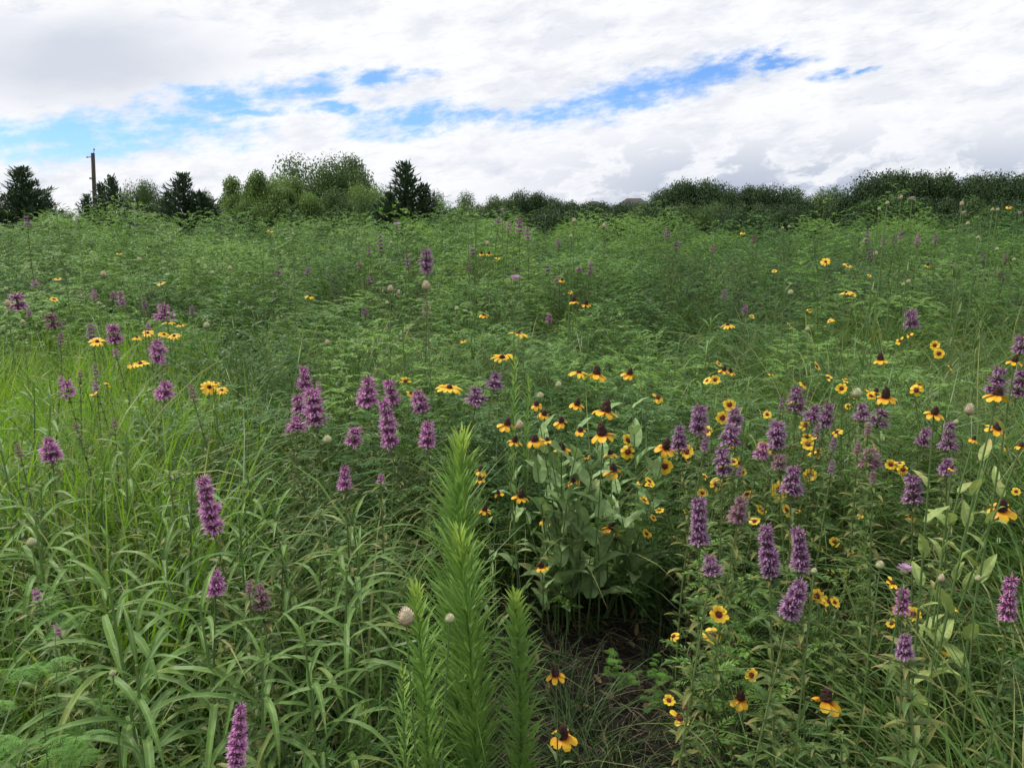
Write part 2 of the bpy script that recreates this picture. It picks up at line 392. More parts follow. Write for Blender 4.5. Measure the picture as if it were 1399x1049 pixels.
def bundle_mesh(seed, H=0.9, nleaf=46, detail=0, mat='bundle', spread=.30, nb=5, plen=.034, pw=.0085):
    R.seed(seed)
    st, fo = MB(), MB()
    tips = []
    lean = R.uniform(-.08, .08), R.uniform(-.08, .08)
    def curve(b, az, el, L, n, r0, up):
        pts = [b]; p = Vector(b); e = el
        for i in range(n):
            e = e + up / n
            p = p + Vector((math.cos(e) * math.cos(az), math.cos(e) * math.sin(az), math.sin(e))) * (L / n)
            pts.append(p.copy())
        tube(st, pts, [r0 * (1 - .75 * i / n) for i in range(n + 1)], 4)
        return pts
    main = curve(Vector((0, 0, 0)), R.uniform(0, 6.28), 1.45, H * .92, 6, .005, .05)
    allp = [(main[i], 0) for i in range(2, 7)]
    for b in range(nb):
        s = main[1 + (b * 4) // nb + (1 if b % 2 else 0)]
        az = b * GA + R.uniform(-.4, .4)
        L = R.uniform(.6, 1.0) * spread * 1.7
        pts = curve(s, az, R.uniform(.55, .9), L, 5, .0035, .35)
        allp += [(p, az) for p in pts[1:]]
    for i in range(nleaf):
        p, az = allp[i % len(allp)] if i < len(allp) else R.choice(allp)
        if p.z < .15 * H: continue
        q = (p.x + R.uniform(-.02, .02), p.y + R.uniform(-.02, .02), p.z + R.uniform(-.05, .02))
        pinnate(fo, q, R.uniform(0, 6.28), R.uniform(.1, .9), R.uniform(.07, .12), R.uniform(.4, 1.1), 8 if detail == 0 else 10, plen, pw, detail)
    return st.mesh('bundleflower_stem', M['stem']), fo.mesh('bundleflower_foliage', M[mat])

def sunflower_mesh(seed, H=.85, n=30, L0=.17, W=.017, mat='sunf'):
    R.seed(seed)
    st, fo = MB(), MB()
    b1, b2 = R.uniform(-.05, .05), R.uniform(-.05, .05)
    f = lambda t: Vector((b1 * t * t, b2 * t * t, H * t))
    tube(st, [f(i / 8) for i in range(9)], [.0045 * (1 - .5 * i / 8) for i in range(9)], 5)
    for i in range(n):
        t = .18 + .82 * (i / (n - 1)) ** .75
        k = 1 - abs(t - .62) * .9
        top = max(0, (t - .88) / .12)
        L = L0 * (.55 + .6 * k) * (1 - .55 * top) * R.uniform(.8, 1.15)
        leaf(fo, f(t), i * GA + R.uniform(-.25, .25), R.uniform(.55, .95) + .45 * top, L, W * R.uniform(.8, 1.1) * (1 - .4 * top), R.uniform(1.9, 2.9) * (1 - .5 * top), n=9, fold=.5, prof='lance', curl=R.uniform(-.4, .4), wav=.25, late=1.05)
    return st.mesh('sunflower_stem', M['stem']), fo.mesh('sunflower_leaves', M[mat])

def horse_mesh(seed, H=1.2, n=500, L0=.112, W=.0095, z0=.12):
    R.seed(seed)
    st, fo = MB(), MB()
    f = lambda t: Vector((.02 * math.sin(t * 3), .015 * math.sin(t * 4), H * t))
    tube(st, [f(i / 10 * .97) for i in range(11)], [.0055 * (1 - .6 * i / 10) for i in range(11)], 6)
    for i in range(n):
        t = z0 + (1 - z0) * (i / (n - 1)) ** 1.0
        top = max(0, (t - .86) / .14)
        L = L0 * (.95 + .3 * math.sin(PI * min(1, t))) * (1 - .42 * top) * R.uniform(.8, 1.2)
        p = f(t * .94)
        az = i * GA + R.uniform(-.3, .3)
        v0 = R.random() * .4
        c0 = len(fo.v)
        leaf(fo, p, az, R.uniform(.72, 1.12) + .22 * top, L, W * R.uniform(.8, 1.15), R.uniform(-.15, .65) * (1 - .7 * top), n=4, fold=.35, prof='lance', v=v0, curl=R.uniform(-.2, .2))
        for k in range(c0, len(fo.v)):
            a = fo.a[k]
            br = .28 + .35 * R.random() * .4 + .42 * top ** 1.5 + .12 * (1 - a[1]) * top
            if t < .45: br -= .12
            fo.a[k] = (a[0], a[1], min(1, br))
    return st.mesh('horseweed_stem', M['stem']), fo.mesh('horseweed_leaves', M['horse'])

BH = .80
def bee_foliage(seed, mat='bee_leaf', L0=.058):
    R.seed(seed)
    st, fo = MB(), MB()
    b = R.uniform(-.03, .03), R.uniform(-.03, .03)
    f = lambda t: Vector((b[0] * math.sin(PI * t), b[1] * math.sin(PI * t), BH * t))
    tube(st, [f(i / 8) for i in range(9)], [.0032 * (1 - .35 * i / 8) for i in range(9)], 5)
    nn = 19
    for i in range(nn):
        t = .12 + .84 * i / (nn - 1)
        for s in (0, 1):
            az = i * PI / 2 + s * PI + R.uniform(-.3, .3)
            L = L0 * R.uniform(.75, 1.15) * (1.15 - .3 * t)
            leaf(fo, f(t), az, R.uniform(.2, .7), L, L * .22, R.uniform(.9, 1.9), n=6, fold=.3, prof='lance', curl=R.uniform(-.3, .3), wav=.1)
            for q in range(R.randint(2, 4)):
                leaf(fo, f(t), az + R.uniform(-.7, .7), R.uniform(.5, 1.1), L * R.uniform(.35, .6), L * .09, R.uniform(.6, 1.6), n=3, fold=.3, thin=True, prof='lance')
    for q in range(7):
        leaf(fo, f(.985), q * .9 + R.uniform(-.2, .2), R.uniform(.1, .5), R.uniform(.03, .045), .008, R.uniform(.6, 1.2), n=4, fold=.35, prof='lance', v=.95 if q % 2 else .6)
    return st.mesh('beebalm_stem', M['stem_red']), fo.mesh('beebalm_leaves', M[mat])

def whorl(mb, z, r, h, nf=34):
    for i in range(nf):
        az = i * GA + R.uniform(-.2, .2)
        e = R.uniform(-.35, .85)
        zz = z + h * (.22 + .34 * (i / nf)) + R.uniform(-.08, .08) * h
        rr = r * .30
        L = r * R.uniform(.62, 1.0)
        leaf(mb, (rr * math.cos(az), rr * math.sin(az), zz), az, e, L, r * .20, R.uniform(.2, .9), n=3, thin=True, prof='strip', v=R.random(), flip=R.uniform(-.5, .5), curl=R.uniform(-.3, .3))
        if i % 2 == 0:   # lower lip of the floret
            leaf(mb, (rr * 1.6 * math.cos(az), rr * 1.6 * math.sin(az), zz + .05 * h), az + R.uniform(-.2, .2), e - .5, L * .7, r * .24, 1.0, n=2, thin=True, prof='petal', v=R.random())
def calyces(mb, z, r, h, n=26):
    for i in range(n):
        az = i * GA * 1.7
        e = R.uniform(.1, 1.0)
        leaf(mb, (r * .1 * math.cos(az), r * .1 * math.sin(az), z + h * R.uniform(.2, .7)), az, e, r * .55, r * .15, .2, n=2, thin=True, prof='blade', v=R.random())
def whorl_mesh(seed, mat):
    R.seed(seed); mb = MB(); whorl(mb, 0, .023, .024, 60)
    return mb.mesh('beebalm_whorl', M[mat])
def spike_core(k, seed):
    R.seed(seed); mb = MB()
    L = k * .022
    tube(mb, [(0, 0, 0), (0, 0, L * .5), (0, 0, L)], [.003, .0026, .001], 5)
    for i in range(k):
        s = spike_scale(i, k)
        calyces(mb, i * .022, .020 * s, .022, 30)
    return mb.mesh('beebalm_spike_core', M['calyx'])
def spike_scale(i, k):
    t = i / max(1, k - 1) if k > 1 else .4
    return .98 - .34 * t ** 1.5 - (.05 if i == 0 else 0)
def spike_joined(k, seed, mat):
    R.seed(seed); mb = MB()
    for i in range(k):
        s = spike_scale(i, k)
        whorl(mb, i * .022, .024 * s, .024, 34)
        c0 = len(mb.m)
        n0 = len(mb.f)
        calyces(mb, i * .022, .020 * s, .022, 14)
        for q in range(n0, len(mb.f)): mb.m[q] = 1
    return mb.mesh('beebalm_spike', [M[mat], M['calyx']])

def petals_mesh(seed, n, r0, L, W, el, droop, mat, prof='petal', drop=0.0, ns=4, fold=.12):
    R.seed(seed); mb = MB()
    for i in range(n):
        if R.random() < drop: continue
        az = 2 * PI * i / n + R.uniform(-.12, .12)
        leaf(mb, (r0 * math.cos(az), r0 * math.sin(az), R.uniform(-.0006, .0006)), az, el + R.uniform(-.18, .18), L * R.uniform(.85, 1.1), W * R.uniform(.85, 1.1), droop * R.uniform(.6, 1.3), n=ns, fold=fold, prof=prof, v=R.random(), curl=R.uniform(-.1, .1))
    return mb.mesh('petals', M[mat])
def cone_mesh(seed, r, h, mat, bump=.16):
    R.seed(seed); mb = MB()
    p = [(r * .5, -.0015), (r * .95, .001)] + [(r * math.sqrt(max(.02, 1 - (i / 9) ** 2.2)) * (1 - .12 * i / 9), h * i / 9) for i in range(1, 10)]
    lathe(mb, p, 14, bump=bump)
    for i in range(60):   # pointed chaff scales
        t = R.random(); az = R.uniform(0, 6.28)
        rr = r * math.sqrt(1 - t ** 2.2) * .9
        leaf(mb, (rr * math.cos(az), rr * math.sin(az), h * t), az, .5, r * .3, r * .12, -.3, n=1, thin=True, prof='strip')
    return mb.mesh('cone', M[mat])

def bud_mesh(seed, r, h, mat):
    R.seed(seed); mb = MB()
    lathe(mb, [(r * .25, -h * .02)] + [(r * math.sin(PI * (.08 + .84 * i / 8)) ** .75 * (1.0 - .35 * (i / 8)), h * i / 8) for i in range(9)], 12, bump=.04)
    for i in range(110):
        t = (i / 110) ** .9
        az = i * GA
        rr = r * math.sin(PI * (.08 + .84 * t)) ** .75 * (1.0 - .35 * t)
        leaf(mb, (rr * math.cos(az) * .97, rr * math.sin(az) * .97, h * t), az, .9 - 1.0 * (1 - t) + .3, r * .5, r * .26, -.5, n=2, thin=True, prof='blade', v=R.random())
    for q in range(len(mb.a)):
        a = mb.a[q]; z = mb.v[q][2] / h
        mb.a[q] = (a[0], min(1, max(0, z)), a[2])
    return mb.mesh('bud', M[mat])
def thistle_mesh(seed):
    R.seed(seed); mb = MB()
    for i in range(150):
        az = i * GA; rr = .006 * math.sqrt(R.random())
        e = R.uniform(.25, 1.3)
        leaf(mb, (rr * math.cos(az), rr * math.sin(az), .013), az, e, .021 * (1.15 - .4 * e), .0014, .35, n=3, thin=True, prof='blade', v=R.random())
    return mb.mesh('filaments', M['pink'])

def grass_mesh(seed, n, L, W, el, droop, rad, mat, L2=.4):
    R.seed(seed); mb = MB()
    for i in range(n):
        az = R.uniform(0, 6.28); rr = rad * math.sqrt(R.random()); a2 = R.uniform(0, 6.28)
        leaf(mb, (rr * math.cos(a2), rr * math.sin(a2), 0), az, R.uniform(*el), L * R.uniform(L2, 1.0), W * R.uniform(.6, 1.15), R.uniform(*droop), n=7, thin=True, prof='blade', curl=R.uniform(-.5, .5), late=1.6, flip=R.uniform(-.7, .7))
    return mb.mesh('grass_tuft', M[mat])

# prototypes
BUND = [bundle_mesh(100 + i, H=R.uniform(.8, .95), nleaf=54) for i in range(6)]
def shrub_mesh(seed, mat, H=1.0, Rr=.42, n=210):
    R.seed(seed)
    st, fo = MB(), MB()
    for b in range(11):
        az = b * GA; e = R.uniform(.55, 1.45); k = R.uniform(.75, .98)
        tip = Vector((Rr * k * math.cos(e) * math.cos(az), Rr * k * math.cos(e) * math.sin(az), H * (.35 + .6 * k * math.sin(e))))
        tube(st, bez(Vector((0, 0, 0)), Vector((tip.x * .4, tip.y * .4, tip.z * .7)), tip, 6), [.006 * (1 - .75 * i / 6) for i in range(7)], 4)
    lob = [(R.uniform(0, 6.28), R.uniform(0, 1.2), R.uniform(.1, .28)) for _ in range(7)]
    for i in range(n):
        az = i * GA; q = (i + .5) / n
        e = math.asin(1 - q * 1.12) if 1 - q * 1.12 > -1 else 0
        k = R.uniform(.72, 1.0)
        for (la, le, lh) in lob:
            dd = (math.cos(az - la) * math.cos(e) * math.cos(le) + math.sin(e) * math.sin(le))
            if dd > .82: k += lh * (dd - .82) / .18
        p = (Rr * k * math.cos(e) * math.cos(az), Rr * k * math.cos(e) * math.sin(az), H * (.42 + .50 * k * math.sin(e)))
        pinnate(fo, p, az + R.uniform(-1.1, 1.1), R.uniform(.1, 1.15), R.uniform(.08, .13), R.uniform(.5, 1.5), 9, .038, .0095)
    return st.mesh('bundleflower_stem', M['stem']), fo.mesh('bundleflower_foliage', M[mat])
SHRUB = [shrub_mesh(180 + i, 'bundle', n=270 + 30 * (i % 3)) for i in range(5)]
SHRUB_DK = [shrub_mesh(190 + i, 'bundle_dk') for i in range(2)]
BUND_DK = [bundle_mesh(160 + i, H=.85, nleaf=54, mat='bundle_dk') for i in range(3)]
BUND_TALL = [bundle_mesh(120 + i, H=.98, nleaf=46, spread=.16, nb=7) for i in range(3)]
R.seed(5)
BUND_NEAR = [bundle_mesh(140 + i, H=.85, nleaf=34, detail=11, mat='bundle_near', spread=.22, plen=.045, pw=.008) for i in range(2)]
SUNF = [sunflower_mesh(200 + i, H=.85, n=[30, 26, 34, 24, 30][i], L0=[.22, .25, .20, .21, .25][i], W=.0135) for i in range(5)]
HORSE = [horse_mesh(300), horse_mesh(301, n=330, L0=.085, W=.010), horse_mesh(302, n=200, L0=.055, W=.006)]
BEEF = [bee_foliage(400 + i) for i in range(5)]
HERB = [bee_foliage(420 + i, 'bee_leaf', .075) for i in range(3)]
GR_UP = [grass_mesh(500 + i, 46, .78, .0075, (1.15, 1.5), (.1, 1.0), .07, 'grass_bright') for i in range(3)]
GR_AR = [grass_mesh(520 + i, 60, .85, .0055, (1.0, 1.45), (.9, 2.3), .07, 'grass') for i in range(4)]
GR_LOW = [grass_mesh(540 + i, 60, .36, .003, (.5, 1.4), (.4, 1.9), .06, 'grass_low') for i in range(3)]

# ================================================================ THINGS
def lean_thing(name, base, head, Hp, spin=None):
    """empty at the base, leaning to the head; Hp = prototype height"""
    d = head - base
    s = d.length / Hp
    r = bpy.data.objects.new(name, None); COL.objects.link(r)
    r.empty_display_size = .1
    r.location = base; r.rotation_mode = 'QUATERNION'
    r.rotation_quaternion = q_to(d, R.uniform(0, 6.28) if spin is None else spin)
    r.scale = (s, s, s)
    return r, s

WHORL = {m: [whorl_mesh(600 + i, m) for i in range(3)] for m in ('spike', 'spike_dim', 'spike_old')}
CORE = {k: spike_core(k, 620 + k) for k in range(1, 8)}
SPK = {(k, m): spike_joined(k, 640 + k, m) for k in range(1, 8) for m in ('spike', 'spike_dim', 'spike_old')}
# px, py (centre of the spike), length in px, tone (b bright, d dark, o faded)
BEE = [
 (25,408,30,'b'),(110,402,16,'b'),(129,401,18,'b'),(154,403,16,'b'),(166,405,24,'b'),(197,413,20,'d'),(225,422,30,'b'),(262,422,14,'d'),(39,426,14,'b'),(74,435,28,'o'),
 (125,450,26,'d'),(156,452,36,'b'),(202,447,20,'b'),(215,475,40,'b'),(158,478,12,'b'),(37,300,17,'d'),(379,369,12,'b'),(47,385,12,'b'),(420,367,12,'d'),(82,460,18,'o'),
 (520,330,24,'d'),(505,342,14,'d'),(491,360,14,'o'),(558,354,22,'d'),(583,353,38,'d'),(646,340,18,'d'),(710,306,24,'b'),(721,317,20,'b'),(695,308,14,'b'),(681,300,12,'d'),(806,364,20,'b'),(791,365,12,'b'),
 (761,380,10,'b'),(504,380,10,'b'),(499,424,16,'d'),(583,419,24,'o'),(750,433,16,'b'),(640,362,20,'o'),(763,330,14,'d'),(912,317,16,'d'),(925,332,12,'d'),(749,366,12,'d'),
 (989,400,14,'d'),(1018,420,16,'d'),(1248,431,34,'d'),(1184,322,18,'d'),(1207,328,16,'d'),(1222,325,12,'d'),(1231,320,16,'d'),(1254,325,16,'b'),(1279,324,14,'d'),(1190,344,18,'d'),(1342,350,12,'d'),(1374,350,14,'o'),(1368,372,12,'o'),(974,337,12,'o'),(1029,326,14,'o'),
 (130,503,20,'d'),(93,527,30,'b'),(83,516,12,'b'),(224,528,30,'b'),(263,533,24,'o'),(131,525,16,'b'),(69,609,38,'b'),(27,613,24,'o'),(289,682,92,'b'),(156,576,16,'o'),(104,580,14,'o'),(222,491,14,'b'),(109,509,14,'o'),
 (417,513,38,'b'),(409,547,34,'b'),(405,575,28,'b'),(431,552,58,'b'),(394,582,18,'o'),(435,527,16,'b'),(502,530,48,'b'),(537,531,40,'b'),(533,573,74,'b'),(576,544,38,'b'),(483,592,34,'b'),(584,589,42,'b'),(471,649,38,'b'),(650,536,32,'d'),(675,516,30,'d'),(520,651,10,'b'),
 (956,567,50,'d'),(929,594,40,'d'),(963,603,26,'d'),(997,590,36,'d'),(990,626,46,'d'),(1005,565,30,'d'),(957,706,76,'d'),(972,768,34,'d'),(1010,641,16,'d'),(1009,690,44,'o'),(1040,612,30,'b'),
 (1068,550,20,'d'),(1088,542,42,'d'),(1109,560,28,'d'),(1128,563,38,'d'),(1062,590,44,'d'),(1115,588,24,'d'),(1138,604,22,'d'),(1136,635,22,'d'),(1066,627,28,'o'),(1082,652,46,'d'),(1172,609,22,'o'),(1180,558,28,'d'),(1199,566,32,'d'),(1186,584,20,'o'),(1189,620,34,'o'),(1193,650,20,'o'),
 (1262,593,32,'d'),(1298,592,46,'d'),(1295,632,28,'d'),(1249,664,46,'d'),(1363,516,44,'d'),(1391,520,44,'d'),(1395,467,32,'d'),(1055,745,88,'d'),(1097,745,68,'d'),(1079,812,66,'d'),(1233,818,42,'b'),(1240,878,44,'d'),(1380,815,68,'b'),
 (293,790,42,'b'),(357,812,40,'o'),(80,857,20,'b'),(51,809,14,'b'),(319,1002,100,'b'),(340,800,22,'o'),(1340,1005,1,'x'),
]
def make_bee(px, py, ln, tone):
    far = ln < 26
    z = .88 + R.uniform(-.05, .07)
    if py < 345: z = 1.02
    tmax = max(3.5, min(9, .11 / ln * F * 1.6)) if py < 400 else 9
    t = head_t(px, py, z, tmax)
    c = at_t(px, py, t)
    L = max(.03, ln * t / F)
    mat = {'b': 'spike', 'd': 'spike_dim', 'o': 'spike_old'}[tone]
    k = max(1, min(7, round(ln / 15))) if ln > 26 else max(2, min(4, round(ln / 5.5)))
    k = {1: 2}.get(k, k)
    head = c - Vector((0, 0, L / 2))
    base = Vector((c.x + R.uniform(-.13, .13), c.y + R.uniform(-.04, .14), 0)); base.z = gz(base.x, base.y)
    o, s = lean_thing('beebalm', base, head, BH)
    stm, fol = R.choice(BEEF)
    mk('stem', stm, o); mk('foliage', fol, o)
    ls = L / (k * .022 + .012) / s
    wx = ls * R.uniform(1.0, 1.3)
    if far: wx = ls * R.uniform(.95, 1.2)
    if ln > 60: wx = ls * 1.05
    if ln > 26:
        sp_ = mk('flower_spike', CORE[k], o, (0, 0, BH), (R.uniform(-.12, .12), R.uniform(-.12, .12), 0), (wx, wx, ls))
        for i in range(k):
            q = spike_scale(i, k) * R.uniform(.78, 1.12)
            mk('flower_whorl', R.choice(WHORL[mat]), sp_, (R.uniform(-.0015, .0015), R.uniform(-.0015, .0015), i * .022), (0, 0, R.uniform(0, 6)), (q, q, R.uniform(.95, 1.15)))
    else:
        mk('flower_spike', SPK[k, mat], o, (0, 0, BH), None, (wx, wx, ls))
    word = {'b': 'vivid purple', 'd': 'dusky purple', 'o': 'faded mauve'}[tone]
    size = 'tall ' if ln >= 46 else ('tiny ' if ln < 18 else '')
    want(o, f'{size}{word} beebalm', px, py)
    tag(o, cat='beebalm', group='purple beebalm flowering across the meadow')
    # keep-out for the filler right in front
    KEEP.append((px, py + ln * .5 - 14, t))
KEEP = []
for b in BEE:
    if b[3] != 'x': make_bee(*b)

# ---- flower heads with petals
def comp(name, parts):
    return parts
DAISY = [(petals_mesh(700 + i, 12, .006, .021, .0085, [.1, -.1, .2][i], [.9, .8, 1.1][i], 'gold', drop=[0, .1, .05][i]), cone_mesh(710 + i, .0062, .007, 'cone')) for i in range(3)]
CONEF = [(petals_mesh(720 + i, [7, 8, 6, 7][i], .0055, .017, .0125, -.25, [.9, 1.1, .7, 1.2][i], 'yellow', drop=[0, .12, .25, .35][i]), cone_mesh(730 + i, .0078, [.021, .017, .019, .014][i], 'cone')) for i in range(4)]
CORE_F = [(petals_mesh(740 + i, 8, .0030, .0125, [.0108, .0095, .010, .0088][i], [.12, .3, -.2, .05][i], [.2, .5, .6, .3][i], 'lemon', drop=[0, .1, .2, .3][i], fold=[.05, .2, .15, .3][i]), cone_mesh(750 + i, .0042, .0035, 'disc')) for i in range(4)]
SEED = cone_mesh(760, .0052, .007, 'seed', .2)
BUD_T = [bud_mesh(770 + i, .0125, .026, 'bud') for i in range(2)]
BUD_G = [bud_mesh(775 + i, .0105, .017, 'budgreen') for i in range(2)]
THIS = [thistle_mesh(780 + i) for i in range(2)]

def toward_cam(p, up=.25):
    d = (Vector((0, 0, EYE)) - p).normalized()
    return (d + Vector((R.uniform(-.2, .2), R.uniform(-.2, .2), up + R.uniform(-.1, .2)))).normalized()
def add_head(o, base, p, kind, wpx, t, face=False):
    w = wpx * t / F * (1.06 if kind != 'd' else 1.1)
    if kind == 'c':      # coreopsis
        pe, di = R.choice(CORE_F)
        d = toward_cam(p) if face else Vector((R.uniform(-.8, .8), R.uniform(-.7, .1), .75))
        h = mk('flower_head', pe, o, p - base, q_to(d, R.uniform(0, 6)), w / .031)
        mk('disc', di, h)
    elif kind == 'd':    # daisy
        pe, di = R.choice(DAISY)
        d = toward_cam(p, .9) if face else Vector((R.uniform(-.35, .35), R.uniform(-.5, .05), 1))
        h = mk('flower_head', pe, o, p - base, q_to(d, R.uniform(0, 6)), w / .052)
        mk('cone', di, h)
    else:                # drooping coneflower
        pe, di = CONEF[R.randrange(4)] if wpx < 26 else CONEF[R.randrange(2)]
        d = Vector((R.uniform(-.22, .22), R.uniform(-.35, .1), 1))
        h = mk('flower_head', pe, o, p - base, q_to(d, R.uniform(0, 6)), w / .036)
        mk('cone', di, h)
    return h

def flower_plant(name, heads, base, kind_label, cat, group, style, leafmat_='broad', nleaf=7, leafL=.08, leafW=.03, rad=.0022, fork=.35, seedn=0, labelpx=None):
    """heads: (px, py, width px, kind, face, t)"""
    o = bpy.data.objects.new(name, None); COL.objects.link(o); o.location = base
    st, fo = MB(), MB()
    nh = len(heads)
    for hi, (px, py, w, kd, face, t) in enumerate(heads):
        p = at_t(px, py, t)
        add_head(o, base, p, kd, w, t, face)
        tip = p - base
        bx = Vector((R.uniform(-.03, .03) * (1 + .3 * nh), R.uniform(-.03, .03), 0))
        if style == 'thin':
            mid = Vector((tip.x * .35 + R.uniform(-.05, .05), tip.y * .4 + R.uniform(-.04, .04), tip.z * R.uniform(.45, .75)))
            pts = bez(bx * .3, mid, tip - Vector((0, 0, .001)), 9)
        else:
            mid = Vector((tip.x * .55 + bx.x, tip.y * .6, tip.z * .55))
            pts = bez(bx, mid, tip - Vector((0, 0, .002)), 9)
        tube(st, pts, [rad * (1.5 - .85 * i / 9) for i in range(10)], 5)
        if style == 'broad':
            for i in (2, 4, 6):
                q = pix(base + pts[i])
                if q and q[1] < 1000: KEEP.append((q[0], q[1], q[2]))
        for k in range(nleaf):
            tt = .15 + .75 * (k + R.random() * .6) / nleaf
            i = int(tt * 9); q = pts[i].lerp(pts[min(9, i + 1)], tt * 9 - i)
            az = k * 2.4 + R.uniform(-.5, .5) + hi
            if style == 'broad':
                Lk_ = leafL * R.uniform(.65, 1.15) * (1.2 - .65 * tt)
                leaf(fo, q, az, R.uniform(.6, 1.3), Lk_, Lk_ * leafW / leafL * R.uniform(.85, 1.15), R.uniform(.2, 1.2), n=8, fold=.35, prof='ovate', curl=R.uniform(-.4, .4), wav=.12, flip=R.uniform(-.3, .3))
            else:
                for s in range(3):
                    leaf(fo, q, az + s * 2.1, R.uniform(.3, 1.0), R.uniform(.03, .07), .0022, R.uniform(-.2, .8), n=3, thin=True, prof='blade')
                if style == 'daisy' and k < nleaf - 1:
                    leaf(fo, q, az, R.uniform(.6, 1.0), leafL, leafW, 1.0, n=5, fold=.3, prof='lance')
        for k in range(seedn):
            tt = R.uniform(.55, .93); i = int(tt * 9); q = pts[i]
            e = q + Vector((R.uniform(-.09, .09), R.uniform(-.08, .04), R.uniform(.04, .13)))
            tube(st, bez(q, q.lerp(e, .5) + Vector((0, 0, -.01)), e, 4), rad * .6, 4)
            sh = mk('seed_head', SEED, o, e, (R.uniform(-.5, .5), R.uniform(-.5, .5), 0), R.uniform(.6, 1.0))
    mk('stem', st.mesh(name + '_stem', M['stem']), o)
    mk('foliage', fo.mesh(name + '_foliage', M[leafmat_]), o)
    if labelpx is None:
        labelpx = (sum(h[0] for h in heads) / nh, sum(h[1] for h in heads) / nh)
    want(o, kind_label, *labelpx)
    tag(o, cat=cat, group=group)
    for h in heads: KEEP.append((h[0], h[1] - 6, h[5]))
    return o

# black-eyed daisies and far yellow flowers: (px, py, width px, kind, facing)
SINGLE = [
 (133,467,20,'d',0),(187,461,14,'d',0),(202,455,16,'d',0),(230,441,16,'d',0),(247,445,16,'d',0),(238,459,16,'d',0),(224,457,14,'d',0),(192,497,22,'d',0),(181,499,14,'d',0),(220,387,12,'d',0),(369,316,9,'d',0),(163,347,8,'d',0),(79,381,9,'d',0),(74,409,10,'c',0),(423,405,14,'d',0),
 (286,529,22,'d',1),(303,533,16,'d',0),(146,526,9,'c',0),(128,538,11,'c',0),(295,524,14,'d',0),
 (708,456,27,'d',0),(686,489,31,'d',0),(661,430,12,'k',0),(784,412,13,'k',0),(801,416,12,'k',0),(680,353,8,'d',0),(768,383,8,'k',0),(658,347,7,'k',0),(668,347,7,'k',0),(633,466,10,'d',0),(779,399,8,'d',0),
 (614,530,33,'d',0),(791,509,27,'d',0),(994,444,20,'d',0),(1128,358,13,'d',1),(1158,363,12,'d',0),(1027,433,8,'c',0),(1156,400,16,'d',0),(1165,403,10,'c',0),(1135,437,11,'d',0),(1080,444,9,'c',0),(1378,283,8,'d',0),(1300,314,8,'d',0),(1267,363,7,'k',0),(1106,424,8,'c',0),(1058,371,7,'c',0),(1187,377,7,'c',0),
 (1203,492,18,'k',0),(1015,318,8,'d',0),
]
def single(px, py, w, kd, face):
    z = R.uniform(.84, .95)
    tm = max(3.0, min(8.5, .045 * F / w * 1.35)) if py < 430 else 9
    t = head_t(px, py, z, tm)
    p = at_t(px, py, t)
    base = Vector((p.x + R.uniform(-.05, .05), p.y + R.uniform(-.02, .06), 0)); base.z = gz(base.x, base.y)
    nm, lb, ct, gp = {'d': ('black_eyed_daisy', 'golden daisy', 'daisy', 'golden daisies'), 'k': ('coneflower', 'single drooping yellow coneflower', 'coneflower', 'drooping yellow coneflowers'), 'c': ('coreopsis', 'single small yellow coreopsis', 'coreopsis', 'yellow coreopsis with dark eyes')}[kd]
    flower_plant(nm, [(px, py, w, kd, face, t)], base, lb, ct, gp, 'daisy' if kd != 'c' else 'thin', 'bee_leaf', 6, .06, .012, .0016)
for s in SINGLE: single(*s)

# the broad-leaved coneflower bush and its neighbours
def plant_of(name, base_px, heads, lab, kd_default, style, y=None, tz=.86, **kw):
    bp = at_y(base_px[0], base_px[1], y) if y else None
    if bp is None:
        d = ray(*base_px); t = EYE / -d.z; bp = Vector((0, 0, EYE)) + d * t
    bp = Vector((bp.x, bp.y, 0)); bp.z = gz(bp.x, bp.y)
    H = []
    for h in heads:
        px, py, w = h[:3]; kd = h[3] if len(h) > 3 else kd_default; face = h[4] if len(h) > 4 else 0
        d = ray(px, py); t = (bp.y + R.uniform(-.22, .05)) / d.y
        H.append((px, py, w, kd, face, t))
    ct = {'k': 'coneflower', 'c': 'coreopsis'}[kd_default]
    gp = {'k': 'drooping yellow coneflowers', 'c': 'yellow coreopsis with dark eyes'}[kd_default]
    return flower_plant(name, H, bp, lab, ct, gp, style, **kw)
CK = dict(style='broad', nleaf=9, leafL=.16, leafW=.070, rad=.0026)
K = 'many headed yellow coneflower'
plant_of('coneflower', (790, 862), [(788,553,18),(827,562,30),(823,594,30),(793,589,17),(768,614,21),(783,658,17),(801,624,9)], K, 'k', **CK)
plant_of('coneflower', (770, 850), [(733,553,16),(743,566,17),(767,576,18),(731,602,24),(748,602,14),(745,712,17)], K, 'k', **CK)
plant_of('coneflower', (868, 845), [(860,511,19),(838,643,24),(834,620,16),(836,722,24),(860,708,12)], K, 'k', **CK)
plant_of('coneflower', (815, 850), [(815,511,25),(910,612,26),(910,612,8)], K, 'k', **CK)
plant_of('coneflower', (730, 870), [(693,580,22),(703,603,18),(711,679,20),(740,775,16)], K, 'k', style='broad', nleaf=6, leafL=.11, leafW=.04, rad=.0024)
plant_of('coneflower', (668, 900), [(657,643,16),(656,655,14),(681,674,12),(662,697,16)], K, 'k', style='broad', nleaf=4, leafL=.08, leafW=.025, rad=.002)
plant_of('coneflower', (740, 1180), [(759,922,24),(769,1006,33)], K, 'k', style='broad', nleaf=3, leafL=.07, leafW=.025, rad=.0018)
plant_of('coneflower', (1005, 1080), [(1012,954,26)], 'single yellow coneflower', 'k', style='broad', nleaf=4, leafL=.07, leafW=.025, rad=.002)
plant_of('coneflower', (1128, 1130), [(1128,956,38)], 'single yellow coneflower', 'k', style='broad', nleaf=4, leafL=.08, leafW=.035, rad=.002)
